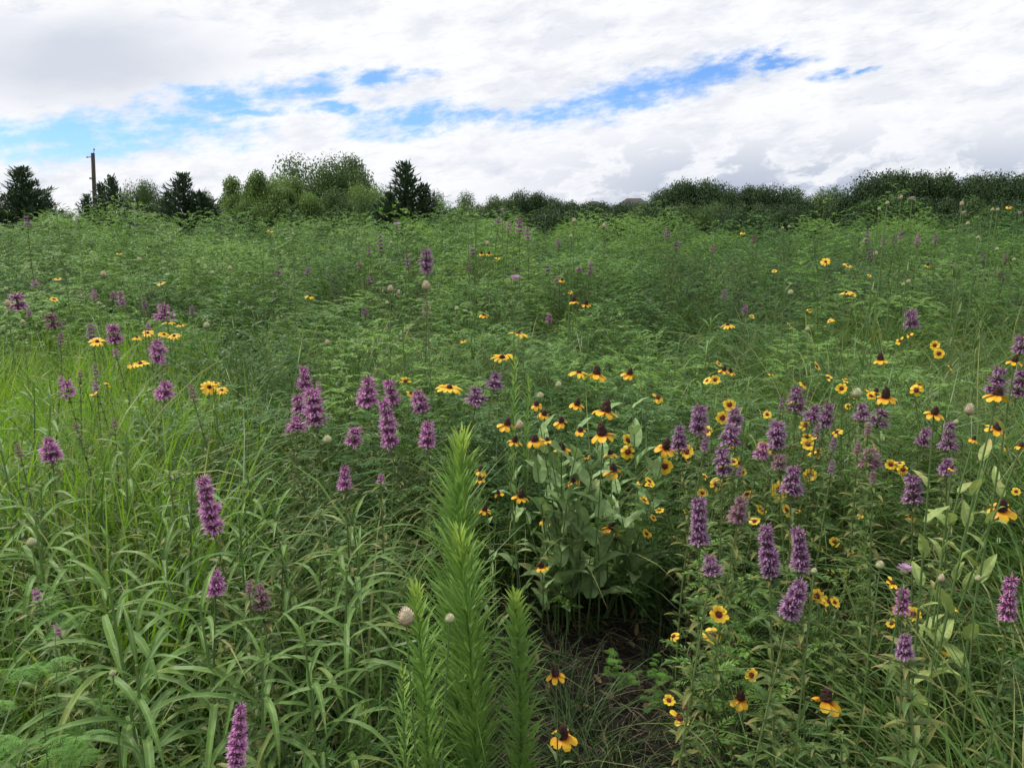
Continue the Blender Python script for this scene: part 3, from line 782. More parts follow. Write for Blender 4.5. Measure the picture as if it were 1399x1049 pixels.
plant_of('coneflower', (1272, 860), y=1.95, heads=[(1363,540,28),(1362,586,24),(1276,565,22),(1386,494,18)], lab='pale broad leaved coneflower', kd_default='k', style='broad', leafmat_='broad_pale', nleaf=9, leafL=.095, leafW=.042, rad=.003)
plant_of('coneflower', (1262, 880), y=2.05, heads=[(1330,600,12),(1395,610,14),(1300,640,8)], lab='pale broad leaved coneflower', kd_default='k', style='broad', leafmat_='broad_pale', nleaf=9, leafL=.095, leafW=.042, rad=.003)
plant_of('coneflower', (1372, 900), [(1368,696,32)], 'single yellow coneflower', 'k', style='broad', nleaf=4, leafL=.07, leafW=.025, rad=.002)
plant_of('coneflower', (1215, 830), [(1210,543,25),(1197,535,14),(1245,706,14)], 'yellow coneflower', 'k', style='broad', nleaf=4, leafL=.09, leafW=.03, rad=.002)
CP = dict(style='thin', nleaf=9, rad=.0013, seedn=3, leafmat_='grass')
def cor(base, heads): plant_of('coreopsis', base, heads, 'branching yellow coreopsis', 'c', **CP)
cor((950, 830), [(899,543,15,'c',1),(901,552,18,'c',0),(858,602,20,'c',0),(858,617,21,'c',1),(938,617,20,'c',1),(934,626,15,'c',0),(908,637,21,'c',1)])
cor((1010, 820), [(997,553,17,'c',1),(987,571,18,'c',1),(966,589,16,'c',0),(979,661,20,'c',1),(1043,610,16,'c',1),(977,519,14,'c',1),(966,520,12,'c',0),(989,506,14,'k'),(998,509,12,'k')])
cor((960, 880), [(880,684,15,'c',0),(901,697,13,'c',0),(883,729,15,'c',0),(887,657,14,'c',0),(962,651,10,'c',0),(982,497,10,'c',0)])
cor((1080, 860), [(1020,675,20,'c',0),(1040,696,17,'c',0),(1031,712,16,'c',0),(1065,670,25,'c',1),(1061,680,19,'c',0),(1075,697,20,'c',0),(1083,733,19,'c',0)])
cor((1110, 840), [(1101,581,17,'c',1),(1102,597,15,'c',1),(1104,607,18,'c',1),(1116,619,17,'c',0),(1107,649,19,'c',1),(1143,590,16,'c',0)])
cor((1150, 830), [(1131,516,14,'c',0),(1156,520,12,'c',0),(1150,531,15,'c',1),(1186,533,12,'c',0),(1053,511,9,'c',0),(1190,541,13,'c',0)])
cor((1230, 850), [(1217,635,15,'c',1),(1229,633,14,'c',0),(1234,641,16,'c',1),(1140,740,14,'c',1),(1120,746,17,'c',0)])
cor((1262, 760), [(1277,472,13,'c',1),(1283,483,14,'c',1),(1299,502,12,'c',0),(1242,457,11,'c',0),(1230,466,12,'c',0),(1252,533,18,'c',1),(1256,527,12,'c',0)])
cor((1000, 1060), [(982,840,25,'c',1),(973,868,27,'c',1),(1027,922,18,'c',1),(920,869,16,'c',0)])
cor((950, 1140), [(929,980,27,'c',1),(914,957,16,'c',0)])
cor((1130, 1000), [(1116,814,20,'c',1),(1132,822,20,'c',0),(1140,823,15,'c',0),(1125,828,14,'c',0)])
cor((1240, 1060), [(1219,796,20,'c',0),(1228,836,21,'c',1),(1248,839,21,'c',1),(1218,852,15,'c',0)])
cor((1310, 1060), [(1300,829,19,'c',0),(1292,888,17,'c',0)])
for (bx_, by_, n_, x0, x1, y0, y1) in [(900, 850, 5, 870, 940, 640, 760), (985, 850, 6, 950, 1050, 560, 720), (1060, 860, 6, 1020, 1120, 530, 720), (1160, 860, 5, 1110, 1210, 640, 800), (1250, 860, 5, 1190, 1310, 720, 860), (1330, 860, 4, 1290, 1390, 610, 800), (1150, 800, 5, 1080, 1220, 480, 560)]:
    cor((bx_, by_), [(R.uniform(x0, x1), R.uniform(y0, y1), R.uniform(9, 15), 'c', R.random() < .4) for _ in range(n_)])
cor((560, 800), [(554,521,14,'c',1),(561,537,12,'c',0),(548,519,9,'c',0)])
cor((1180, 850), [(1134,439,8,'c',0),(1195,610,10,'c',0)])

# basketflower buds and thistle-like blooms: px, py, width, kind (t tan, g green-white, p pink bloom)
BUDS = [
 (10,415,10,'t'),(190,355,8,'g'),(141,375,9,'t'),(282,445,11,'g'),(290,373,7,'g'),(314,367,8,'g'),(271,359,6,'g'),(135,415,7,'g'),(8,395,7,'g'),(31,440,8,'g'),(400,320,5,'g'),(215,316,5,'g'),(447,468,8,'t'),
 (582,391,14,'t'),(533,395,10,'t'),(545,400,8,'t'),(666,333,7,'t'),(624,422,8,'g'),(780,323,6,'g'),(825,309,7,'t'),(784,302,7,'t'),(529,414,6,'g'),(534,332,6,'g'),(639,294,5,'g'),(650,294,5,'g'),
 (1080,400,10,'g'),(1103,450,8,'g'),(1241,385,8,'g'),(1234,389,6,'g'),(1196,347,8,'g'),(1212,278,7,'g'),(1201,286,6,'g'),(1231,270,6,'t'),(1314,279,7,'t'),(1356,287,6,'g'),(1363,287,6,'g'),(1322,306,7,'g'),(1336,325,6,'g'),(1362,341,6,'g'),(1385,355,6,'g'),(1069,312,5,'g'),(1078,310,5,'g'),
 (43,741,15,'g'),(447,601,14,'g'),(709,581,13,'t'),(763,526,11,'g'),(738,541,12,'g'),(1324,560,16,'t'),(1306,577,9,'g'),(1170,538,18,'g'),
 (154,919,11,'g'),(555,843,26,'t'),(614,845,16,'g'),(1202,772,14,'g'),(1112,780,10,'g'),(1286,790,11,'t'),(1336,790,10,'g'),
 (76,283,10,'p'),(107,300,8,'p'),(542,307,15,'p'),(704,381,26,'p'),(686,287,9,'p'),(1246,271,12,'p'),(1316,291,11,'p'),(1300,364,10,'p'),(1393,291,10,'p'),(1236,777,29,'p'),
]
BKST = []
for i in range(3):
    R.seed(800 + i); st, fo = MB(), MB()
    tube(st, [(0, 0, BH * k / 8) for k in range(9)], [.0022 - .0008 * k / 8 for k in range(9)], 5)
    for k in range(10):
        t = .08 + .7 * k / 10
        leaf(fo, (0, 0, BH * t), k * GA, R.uniform(.9, 1.25), R.uniform(.045, .07) * (1.15 - .5 * t), .009, R.uniform(.0, .5), n=5, fold=.4, prof='lance')
    BKST.append((st.mesh('basketflower_stem', M['stem']), fo.mesh('basketflower_leaves', M['bee_leaf'])))
for (px, py, w, kd) in BUDS:
    real = {'t': .027, 'g': .02, 'p': .048}[kd]
    if py > 330: t = head_t(px, py, R.uniform(.86, .98), min(9, real * F / w * 1.8) if py < 450 else 9)
    else: t = min(7.5, max(3.5, real * F / w * 1.3))
    c = at_t(px, py, t); W = w * t / F
    kk = W / {'t': .030, 'g': .026, 'p': .046}[kd]
    hh = {'t': .026, 'g': .017, 'p': .022}[kd] * kk
    head = c - Vector((0, 0, hh * .5))
    base = Vector((c.x + R.uniform(-.04, .04), c.y + R.uniform(0, .05), 0)); base.z = gz(base.x, base.y)
    if px in (555, 614): base = Vector((c.x + (.03 if px == 555 else -.06), c.y + .03, 0))
    o, s = lean_thing('basketflower', base, head, BH)
    a, b = R.choice(BKST)
    mk('stem', a, o); mk('foliage', b, o)
    if kd == 'p':
        f = mk('flower_head', R.choice(BUD_G), o, (0, 0, BH), None, kk * .8 / s)
        mk('filaments', R.choice(THIS), f)
    else: mk('bud', R.choice(BUD_T if kd == 't' else BUD_G), o, (0, 0, BH), None, kk / s)
    want(o, {'t': 'tan budded basketflower', 'g': 'pale green budded basketflower', 'p': 'pink basketflower in bloom'}[kd], px, py)
    tag(o, cat='basketflower', group='basketflowers among the meadow plants')
    KEEP.append((px, py, t))

# horseweeds: px of tip, py of tip, y distance, variant, width scale
for (px, py, y, vi) in [(626, 568, 1.72, 0), (628, 700, 1.60, 0), (566, 770, 1.48, 1), (700, 786, 1.62, 1), (556, 885, 1.42, 2), (497, 950, 1.72, 2), (1188, 690, 2.6, 2), (700, 470, 3.2, 2), (722, 500, 3.3, 2)]:
    tip = at_y(px, py, y); base = Vector((tip.x + (.012 if px == 626 else R.uniform(-.02, .02)), y + .01, gz(tip.x, y)))
    o, s = lean_thing('horseweed', base, tip, 1.2)
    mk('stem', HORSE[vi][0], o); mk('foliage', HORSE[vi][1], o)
    if s < .75:
        o.scale = (s * 1.25, s * 1.25, s)
    want(o, 'tall bright green horseweed' if py < 600 and y < 2 else 'narrow leaved green horseweed', px, min(py + 120, 1000) if y < 2 else py)
    KEEP.extend([(px, py, y), (px + (px - 700) * -.0, py + 60, y), (px, py + 120, y)]) if y < 2 else None; tag(o, cat='horseweed', group='horseweeds with dense narrow leaves')

# drooping-leaf sunflower plants seen one by one: tip px, py, size
for (px, py, y, s_) in [(180, 872, 1.28, 1.0), (148, 775, 1.45, 1.05), (305, 800, 1.45, .95), (400, 672, 2.1, .95), (470, 735, 1.9, .95), (120, 738, 1.9, .9), (445, 775, 1.65, .95), (352, 905, 1.35, .9), (30, 600, 2.5, .95), (160, 590, 2.7, 1), (235, 640, 2.3, 1), (28, 655, 2.2, 1), (60, 700, 1.8, .9), (335, 700, 2.1, .9), (420, 850, 1.45, .8), (30, 520, 3.2, 1), (345, 630, 2.6, .9), (958, 425, 4.4, .95), (1010, 530, 3.2, .8), (500, 690, 2.2, .9), (245, 730, 1.8, .9), (50, 540, 2.9, 1)]:
    tip = at_y(px, py + 12, y); base = Vector((tip.x + R.uniform(-.04, .04), tip.y + R.uniform(-.02, .04), 0))
    o, s = lean_thing('sunflower_plant', base, tip, .85)
    a, b = R.choice(SUNF)
    o.scale = (s_ * 1.12, s_ * 1.12, s)
    mk('stem', a, o); mk('foliage', b, o)
    want(o, 'drooping leaved sunflower plant', px, py); KEEP.append((px, py + 10, y)); tag(o, cat='sunflower plant', group='unflowered sunflower plants with long drooping leaves')

# ================================================================ FILL
R.seed(99)
PLACED = {'bundle': [], 'sunf': [], 'herb': [], 'gup': [], 'gar': [], 'glow': []}
def mix_at(px, py):
    """kinds and odds by where the canopy top lands"""
    if py < 400:
        if px > 1150 and py > 380: return dict(bundle=.5, gar=.5)
        return dict(bundle=.95, gar=.05)
    if px < 260 and py < 620: return dict(gup=.62, gar=.12, bundle=.16, sunf=.10) if py > 430 else dict(bundle=.5, gup=.5)
    if py < 540:
        if px < 440: return dict(bundle=.78, gar=.17, gup=.05)
        if px < 650: return dict(bundle=.25, gar=.75)
        if px < 1000: return dict(bundle=.92, gar=.08)
        return dict(bundle=.22, gar=.72, herb=.06)
    if px < 380: return dict(sunf=.48, gar=.16, gup=.04, bundle=.24, herb=.08)
    if px < 560: return dict(sunf=.25, herb=.38, gar=.12, bundle=.25)
    if px < 690: return dict(herb=.4, gar=.2, bundle=.4)
    if px < 940: return dict(bundle=.5, herb=.3, gar=.2)
    if px < 1260: return dict(herb=.5, gar=.18, bundle=.32)
    return dict(herb=.35, gar=.4, bundle=.25)
def mound(x, y):
    return .8 * MN.noise(Vector((x * .7 + 3.1, y * .5, .3))) + .9 * MN.noise(Vector((x * 1.5, y * 1.2 + 7, 1.7)))
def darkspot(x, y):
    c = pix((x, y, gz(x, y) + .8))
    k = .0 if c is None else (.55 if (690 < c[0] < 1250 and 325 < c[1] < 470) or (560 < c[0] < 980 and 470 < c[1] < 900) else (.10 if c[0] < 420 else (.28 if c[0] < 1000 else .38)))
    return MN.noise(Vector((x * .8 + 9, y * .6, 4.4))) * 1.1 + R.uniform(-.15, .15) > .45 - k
CELL = {}
def ok(x, y, d):
    c = (int(x / .2), int(y / .2))
    for i in range(-2, 3):
        for j in range(-2, 3):
            for (a, b) in CELL.get((c[0] + i, c[1] + j), ()):
                if (a - x) ** 2 + (b - y) ** 2 < d * d: return False
    CELL.setdefault(c, []).append((x, y))
    return True
tries = 0
for tries in range(60000):
    y = .95 + 24.5 * R.random() ** 1.35
    x = R.uniform(-1, 1) * (.70 * y + .9)
    if abs(x) > .67 * y + .7: continue
    d = .125 if y < 3 else (.155 if y < 6 else (.22 if y < 11 else .30))
    g = gz(x, y)
    b = pix((x, y, g)); c = pix((x, y, g + .8))
    if b is None: continue
    bare = y < 3.2 and 655 < b[0] < 955 + 30 * (3.05 - y)
    if bare:
        if R.random() < .15 and ok(x, y, .17): PLACED['glow'].append((x, y))
        continue
    if (y < 3.0 and 560 < b[0] <= 668) or (y < 2.0 and 500 < b[0] < 760):
        if R.random() < .3 and ok(x, y, .12): PLACED['glow'].append((x, y))
        continue
    if y < 3.7 and 660 < c[0] < 930 and R.random() < .6: continue
    if y > 3.3 and mound(x, y) < -.36 and R.random() < .85: continue
    mx = mix_at(c[0], c[1])
    r = R.random(); acc = 0
    for k, p in mx.items():
        acc += p
        if r <= acc: break
    if y < 1.25 and k in ('gup', 'bundle') : k = 'glow'
    dd = d * {'bundle': 1.15, 'sunf': 1.45, 'herb': .85, 'gup': .8, 'gar': .85, 'glow': 1}[k]
    if not ok(x, y, dd): continue
    PLACED[k].append((x, y))
DOME = [(0.42, 4.35, 1.0), (.78, 4.5, .9), (.12, 4.7, .9), (-1.75, 5.2, 1.1), (-1.1, 5.6, 1.1), (2.2, 5.4, 1.1)]
for tries in range(9000):
    y = 3.4 + 19 * R.random() ** 1.2
    x = R.uniform(-1, 1) * (.68 * y + .6)
    c = pix((x, y, gz(x, y) + .9))
    if c is None: continue
    if y < 4.6 and (c[0] < 330 or c[0] > 1020): continue
    if c[0] > 1030 and 395 < c[1] < 530: continue
    if c[0] < 260 and c[1] > 425: continue
    d = .80 if y < 6 else (1.0 if y < 12 else 1.15)
    if all((x - a) ** 2 + (y - b) ** 2 > (d * m) ** 2 for (a, b, m) in DOME): DOME.append((x, y, R.uniform(.8, 1.3)))
for k in PLACED:
    PLACED[k] = [p for p in PLACED[k] if not (p[1] > 3.3 and k in ('bundle', 'herb') and any((p[0] - a) ** 2 + (p[1] - b) ** 2 < .05 for (a, b, m) in DOME))]
    PLACED[k].sort(key=lambda p: p[1])

def hfac(x, y):
    """height that keeps the near flowers in front visible"""
    f = R.uniform(.80, 1.08)
    if y < 1.9: f *= .78 + .1 * (y - 1)
    n = mound(x, y)
    return f * (1 + n * .3) * (1 - .42 * sstep(3.4, 5.0, y))
def kept(x, y, top, wd=.11, dt=3.5):
    """is a big flower hidden behind this plant's top? then keep it lower"""
    q = pix((x, y, top))
    if q is None: return top
    for (px, py, t) in KEEP:
        if t > q[2] + .02 and t - q[2] < dt and abs(px - q[0]) < wd * F / q[2]:
            lim = at_t(px, py + 22, q[2]).z
            if lim < top: top = lim
    return top
def put(kind, x, y, protos, name, Hp, label, cat, group, wide=1.0, hmul=1.0):
    g = gz(x, y)
    h = hfac(x, y) * Hp * hmul
    top = kept(x, y, g + h)
    h2 = max(.30, top - g)
    a, b = R.choice(protos)
    s = h2 / Hp
    o = bpy.data.objects.new(name, None); COL.objects.link(o); o.location = (x, y, g)
    w = wide * (s * .5 + .5 * min(1.1, h / Hp))
    o.scale = (w, w, s); o.rotation_euler = (R.uniform(-.08, .08), R.uniform(-.08, .08), R.uniform(0, 6.28))
    mk('stem', a, o); mk('foliage', b, o)
    tag(o, label, cat, group)
DOME.sort(key=lambda p: p[1])
for (x, y, m) in DOME:
    g = gz(x, y)
    h = R.uniform(.72, 1.22) * (1 + .05 * sstep(8, 16, y))
    if R.random() < .14: h *= 1.15
    top = kept(x, y, g + h, .32, 3.0)
    h = max(.5, top - g)
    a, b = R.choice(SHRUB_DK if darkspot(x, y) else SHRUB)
    o = bpy.data.objects.new('bundleflower_bush', None); COL.objects.link(o); o.location = (x, y, g)
    wd = R.uniform(.95, 1.35) * (1.0 if y < 8 else 1.2)
    o.scale = (wd, wd * R.uniform(.85, 1.15), h / .98); o.rotation_euler = (R.uniform(-.08, .08), R.uniform(-.08, .08), R.uniform(0, 6.28))
    mk('stem', a, o); mk('foliage', b, o)
    tag(o, 'rounded feathery bundleflower bush standing as a mound in the meadow', 'bundleflower bush', 'rounded mounds of feathery bundleflower')
NB = 285
for (x, y) in PLACED['bundle'][:NB]:
    put('bundle', x, y, BUND_DK if darkspot(x, y) or y > 4.5 or (y < 3.4 and R.random() < .8) else BUND, 'bundleflower', .9, 'feathery green bundleflower bush in the dense meadow growth', 'bundleflower', 'feathery bundleflower bushes filling the meadow', 1.25, R.uniform(.45, .8) if y < 3.4 else 1)  # low and farther fill takes the dark leaf colour as painted gap shade
for (x, y) in PLACED['sunf']:
    put('sunf', x, y, SUNF, 'sunflower_plant', .85, 'leafy green sunflower plant crowded among the drooping left meadow plants', 'sunflower plant', 'unflowered sunflower plants crowded together', .95, R.uniform(.4, .78))
for (x, y) in PLACED['herb'][:295]:
    put('herb', x, y, BEEF + HERB, 'leafy_herb', .8, 'leafy yellow green herb without flowers in the thick undergrowth', 'herb', 'leafy herbs without flowers in the undergrowth', 1.2, R.uniform(.55, 1.0))

# near feathery plants of the lower left corner
for (px, py, y, vi) in [(8, 870, 1.15, 0), (-40, 985, 1.05, 1), (38, 900, 1.3, 1), (850, 890, 2.5, 0), (905, 905, 2.4, 1), (20, 1010, .98, 1), (-10, 860, 1.35, 0)]:
    tip = at_y(px, py, y); g = 0
    o = bpy.data.objects.new('bundleflower', None); COL.objects.link(o); o.location = (tip.x, tip.y, 0)
    s = max(.2, tip.z / .85); o.scale = (max(s, .55) * .62,) * 2 + (s,); o.rotation_euler = (0, 0, R.uniform(0, 6))
    mk('stem', BUND_NEAR[vi][0], o); mk('foliage', BUND_NEAR[vi][1], o)
    want(o, 'fern-like bundleflower', max(px, 0), py); tag(o, cat='bundleflower', group='fresh bundleflowers with fern-like leaves')

# taller bundleflowers breaking the skyline
for (px, py, y) in [(1118, 268, 9), (1175, 276, 9.5), (1135, 285, 8), (600, 276, 10), (440, 285, 11), (615, 283, 9), (160, 288, 11), (385, 287, 11), (205, 291, 12), (300, 292, 10), (985, 290, 10), (1060, 292, 9), (725, 288, 12), (790, 292, 11), (880, 294, 12), (1260, 288, 9), (1350, 282, 9), (55, 294, 12), (1225, 283, 10), (345, 290, 9), (250, 293, 10), (500, 291, 12), (650, 284, 11), (935, 296, 10), (1395, 290, 9), (100, 297, 12), (690, 292, 9)] + [(R.uniform(0, 1399), R.uniform(286, 302), R.uniform(10, 16)) for _ in range(18)]:
    tip = at_y(px, py, y); g = gz(tip.x, y)
    o = bpy.data.objects.new('bundleflower', None); COL.objects.link(o); o.location = (tip.x, y, g)
    s = (tip.z - g) / .95; o.scale = (s * .9, s * .9, s); o.rotation_euler = (0, 0, R.uniform(0, 6))
    a, b = R.choice(BUND_TALL)
    mk('stem', a, o); mk('foliage', b, o)
    want(o, 'tall bundleflower', px, py); tag(o, cat='bundleflower', group='taller bundleflowers breaking the skyline')

# ---- scatter objects (stuff)
def scatter(name, sources, pts):
    """pts: (x, y, z, rx, ry, rz, sx, sz, k); one object whose geometry nodes place the source meshes"""
    me = bpy.data.meshes.new(name)
    me.from_pydata([p[:3] for p in pts], [], [])
    def fa(nm, typ, vals, key):
        a = me.attributes.new(nm, typ, 'POINT'); a.data.foreach_set(key, vals)
    fa('rot', 'FLOAT_VECTOR', [c for p in pts for c in p[3:6]], 'vector')
    fa('scl', 'FLOAT_VECTOR', [c for p in pts for c in (p[6], p[6], p[7])], 'vector')
    fa('kk', 'INT', [p[8] for p in pts], 'value')
    ob = mk(name, me)
    ng = bpy.data.node_groups.new(name, 'GeometryNodeTree')
    ng.interface.new_socket('Geometry', in_out='INPUT', socket_type='NodeSocketGeometry')
    ng.interface.new_socket('Geometry', in_out='OUTPUT', socket_type='NodeSocketGeometry')
    N = ng.nodes.new; Lk = ng.links.new
    gi, go = N('NodeGroupInput'), N('NodeGroupOutput')
    m2p = N('GeometryNodeMeshToPoints'); Lk(gi.outputs[0], m2p.inputs[0])
    def attr(nm, t):
        n = N('GeometryNodeInputNamedAttribute'); n.data_type = t; n.inputs['Name'].default_value = nm
        return n.outputs['Attribute']
    rot, scl, kk = attr('rot', 'FLOAT_VECTOR'), attr('scl', 'FLOAT_VECTOR'), attr('kk', 'INT')
    e2r = N('FunctionNodeEulerToRotation'); Lk(rot, e2r.inputs[0])
    jn = N('GeometryNodeJoinGeometry')
    for i, s in enumerate(sources):
        oi = N('GeometryNodeObjectInfo'); oi.inputs['Object'].default_value = s; oi.inputs['As Instance'].default_value = True
        cmp_ = N('FunctionNodeCompare'); cmp_.data_type = 'INT'; cmp_.operation = 'EQUAL'
        Lk(kk, cmp_.inputs['A'] if cmp_.inputs['A'].type == 'INT' else [q for q in cmp_.inputs if q.name == 'A' and q.type == 'INT'][0])
        [q for q in cmp_.inputs if q.name == 'B' and q.type == 'INT'][0].default_value = i
        ip = N('GeometryNodeInstanceOnPoints')
        Lk(m2p.outputs[0], ip.inputs['Points']); Lk(cmp_.outputs[0], ip.inputs['Selection'])
        Lk(oi.outputs['Geometry'], ip.inputs['Instance']); Lk(e2r.outputs[0], ip.inputs['Rotation']); Lk(scl, ip.inputs['Scale'])
        Lk(ip.outputs[0], jn.inputs[0])
    Lk(jn.outputs[0], go.inputs[0])
    md = ob.modifiers.new('scatter', 'NODES'); md.node_group = ng
    return ob

def spt(x, y, k, s, sz=None, wide=1.0, tilt=.12):
    return (x, y, gz(x, y) - .005, R.uniform(-tilt, tilt), R.uniform(-tilt, tilt), R.uniform(0, 6.28), s * wide, sz if sz else s, k)

# sources: one real tuft of each kind standing in the field (they sit at places of the fill lists)
grass_src = []
glist = GR_UP + GR_AR + GR_LOW
spots = [PLACED['gup'][i] for i in (3, 11, 19)] + [PLACED['gar'][i] for i in (5, 15, 25, 35)] + [PLACED['glow'][i] for i in (0, 2, 4)]
for me, (x, y) in zip(glist, spots):
    o = mk('grass', me, None, (x, y, gz(x, y))); o.scale = (.9, .9, .8)
    tag(o, 'green grass tuft growing among the meadow flowers', 'grass', kind='stuff'); grass_src.append(o)
pts = []
def gh(x, y, Hp, mul):
    g = gz(x, y); h = hfac(x, y) * Hp * mul
    if Hp < .8: h /= (1 - .38 * sstep(3.4, 5.0, y))
    return max(.25, kept(x, y, g + h) - g) / Hp
for (x, y) in PLACED['gup']: s = gh(x, y, .72, 1.08); pts.append(spt(x, y, R.randrange(3), s, wide=1.1))
for (x, y) in PLACED['gar']: s = gh(x, y, .6, 1.3); pts.append(spt(x, y, 3 + R.randrange(4), s, wide=1.15))
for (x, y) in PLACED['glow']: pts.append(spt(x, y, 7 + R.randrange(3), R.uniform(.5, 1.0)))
# low grass under everything
for i in range(1500):
    y = .95 + 7 * R.random() ** 1.3; x = R.uniform(-1, 1) * (.68 * y + .6)
    b = pix((x, y, 0))
    if b and y < 3.05 and 640 < b[0] < 960 and R.random() < .93: continue
    pts.append(spt(x, y, 7 + R.randrange(3), R.uniform(.7, 1.3), wide=1.1))
sg = scatter('grass', grass_src, pts)
tag(sg, 'green grass growing through the whole meadow', 'grass', kind='stuff')

# feathery mass beyond the nearest bundleflowers: one object
R.seed(77)
bund_src = []
for i, (a, b) in enumerate(BUND[:5] + BUND_DK):
    x, y = PLACED['bundle'][NB + i * 7]
    o = mk('undergrowth', b, None, (x, y, gz(x, y))); o.scale = (1, 1, .8); tag(o, 'mass of feathery green undergrowth covering the far meadow', 'undergrowth', kind='stuff'); bund_src.append(o)
pts = []
for (x, y) in PLACED['bundle'][NB:]:
    s = gh(x, y, .9, 1.06); pts.append(spt(x, y, R.randrange(5, 8) if darkspot(x, y) or R.random() < .6 else R.randrange(5), s, wide=1.3))  # dark sources picked extra often, so gap shade sits in the leaf colour
for (x, y) in PLACED['herb'][295:]:
    pts.append(spt(x, y, R.randrange(5), gh(x, y, .9, .9)))
# low feathery ground layer
for i in range(900):
    y = 3.0 + 12 * R.random() ** 1.2; x = R.uniform(-1, 1) * (.68 * y + .6)
    pts.append(spt(x, y, R.randrange(8), R.uniform(.4, .6), wide=1.4))
ug = scatter('undergrowth', bund_src, pts)
tag(ug, 'mass of feathery green undergrowth covering the far meadow', 'undergrowth', kind='stuff')

# straw litter and dead leaves on the bare soil
R.seed(55)
mb = MB()
for i in range(2600):
    y = 1.5 + 2.4 * R.random(); x = R.uniform(-.35, 1.0) * (.35 * y + .3)
    z = gz(x, y) + R.uniform(.004, .02)
    leaf(mb, (x, y, z), R.uniform(0, 6.28), R.uniform(-.1, .35), R.uniform(.02, .11), R.uniform(.0012, .0035), R.uniform(-.1, .6), n=3, thin=True, prof='blade', curl=R.uniform(-.6, .6), v=R.random() ** 1.5)
for i in range(40):
    y = 1.9 + 1.2 * R.random(); x = R.uniform(-.05, .6)
    leaf(mb, (x, y, .01), R.uniform(0, 6.28), R.uniform(0, .8), R.uniform(.03, .06), .018, R.uniform(-.4, 1.2), n=5, fold=.5, prof='ovate', m=1, wav=.3)
for i in range(2600):
    y = 1.5 + 2.2 * R.random(); x = R.uniform(-.35, 1.0) * (.35 * y + .3); r = R.uniform(.002, .009) * (1.8 if R.random() < .05 else 1); z = gz(x, y) + .006
    i0 = [mb.vert((x + r * R.uniform(.6, 1.3) * math.cos(a), y + r * R.uniform(.6, 1.3) * math.sin(a), z + R.uniform(-.3, .3) * r), (R.random(), 0, 0)) for a in (0, 1.26, 2.5, 3.8, 5.0)]
    tp = mb.vert((x + r * R.uniform(-.4, .4), y, z + r * R.uniform(.5, 1.1)), (R.random(), 0, 0))
    for k in range(5): mb.face((i0[k], i0[(k + 1) % 5], tp), 2)
lt = mk('plant_litter', mb.mesh('plant_litter', [M['straw'], M['dead'], M['crumb']]))
tag(lt, 'dry straw and dead leaves scattered on the bare soil', 'litter', kind='stuff')

# ================================================================ TREES
def decid_mesh(seed, W, H, mat, nclump=26, nleafs=1400, ls=.08, trunk=.9):
    R.seed(seed)
    cr, tk = MB(), MB()
    cz = H * .56
    tube(tk, [(0, 0, -.3), (.05, 0, H * .2), (0, .05, H * .45), (0, 0, H * .7)], [H * .03, H * .024, H * .018, H * .008], 7)
    for c in range(nclump):
        a = c * GA; zz = (c + .5) / nclump
        e = math.acos(1 - 1.75 * zz)      # from the top downward
        rr = R.uniform(.5, 1.02)
        ctr = Vector((W / 2 * rr * math.sin(e) * math.cos(a), W / 2 * rr * math.sin(e) * math.sin(a), cz + (H * .46) * rr * math.cos(e)))
        r = W * R.uniform(.10, .24)
        tube(tk, bez(Vector((0, 0, H * R.uniform(.15, .4))), Vector((ctr.x * .4, ctr.y * .4, ctr.z * .75)), ctr, 5), [H * .012 * (1 - .8 * i / 5) for i in range(6)], 4)
        cv = R.random() * .6
        for i in range(nleafs):
            d = Vector((R.gauss(0, 1), R.gauss(0, 1), R.gauss(0, 1))).normalized() * r * (R.random() ** .42) * R.uniform(.8, 1.2)
            d.z *= .75
            p = ctr + d
            if p.z < .15: continue
            n = (d.normalized() * .7 + Vector((R.gauss(0, .6), R.gauss(0, .6), .5 + R.gauss(0, .5)))).normalized()
            u = n.cross(Vector((R.gauss(0, 1), R.gauss(0, 1), R.gauss(0, 1)))).normalized(); w = n.cross(u)
            s = ls * R.uniform(.6, 1.2); v = cv + R.random() * .4
            q = [cr.vert(p + u * s, (v, 0, .5)), cr.vert(p + w * s * .45, (v, .3, .5)), cr.vert(p - u * s * .8, (v, .6, .5)), cr.vert(p - w * s * .45, (v, .3, .5))]
            cr.face(q)
    return tk.mesh('tree_trunk', M['bark']), cr.mesh('tree_crown', M[mat])
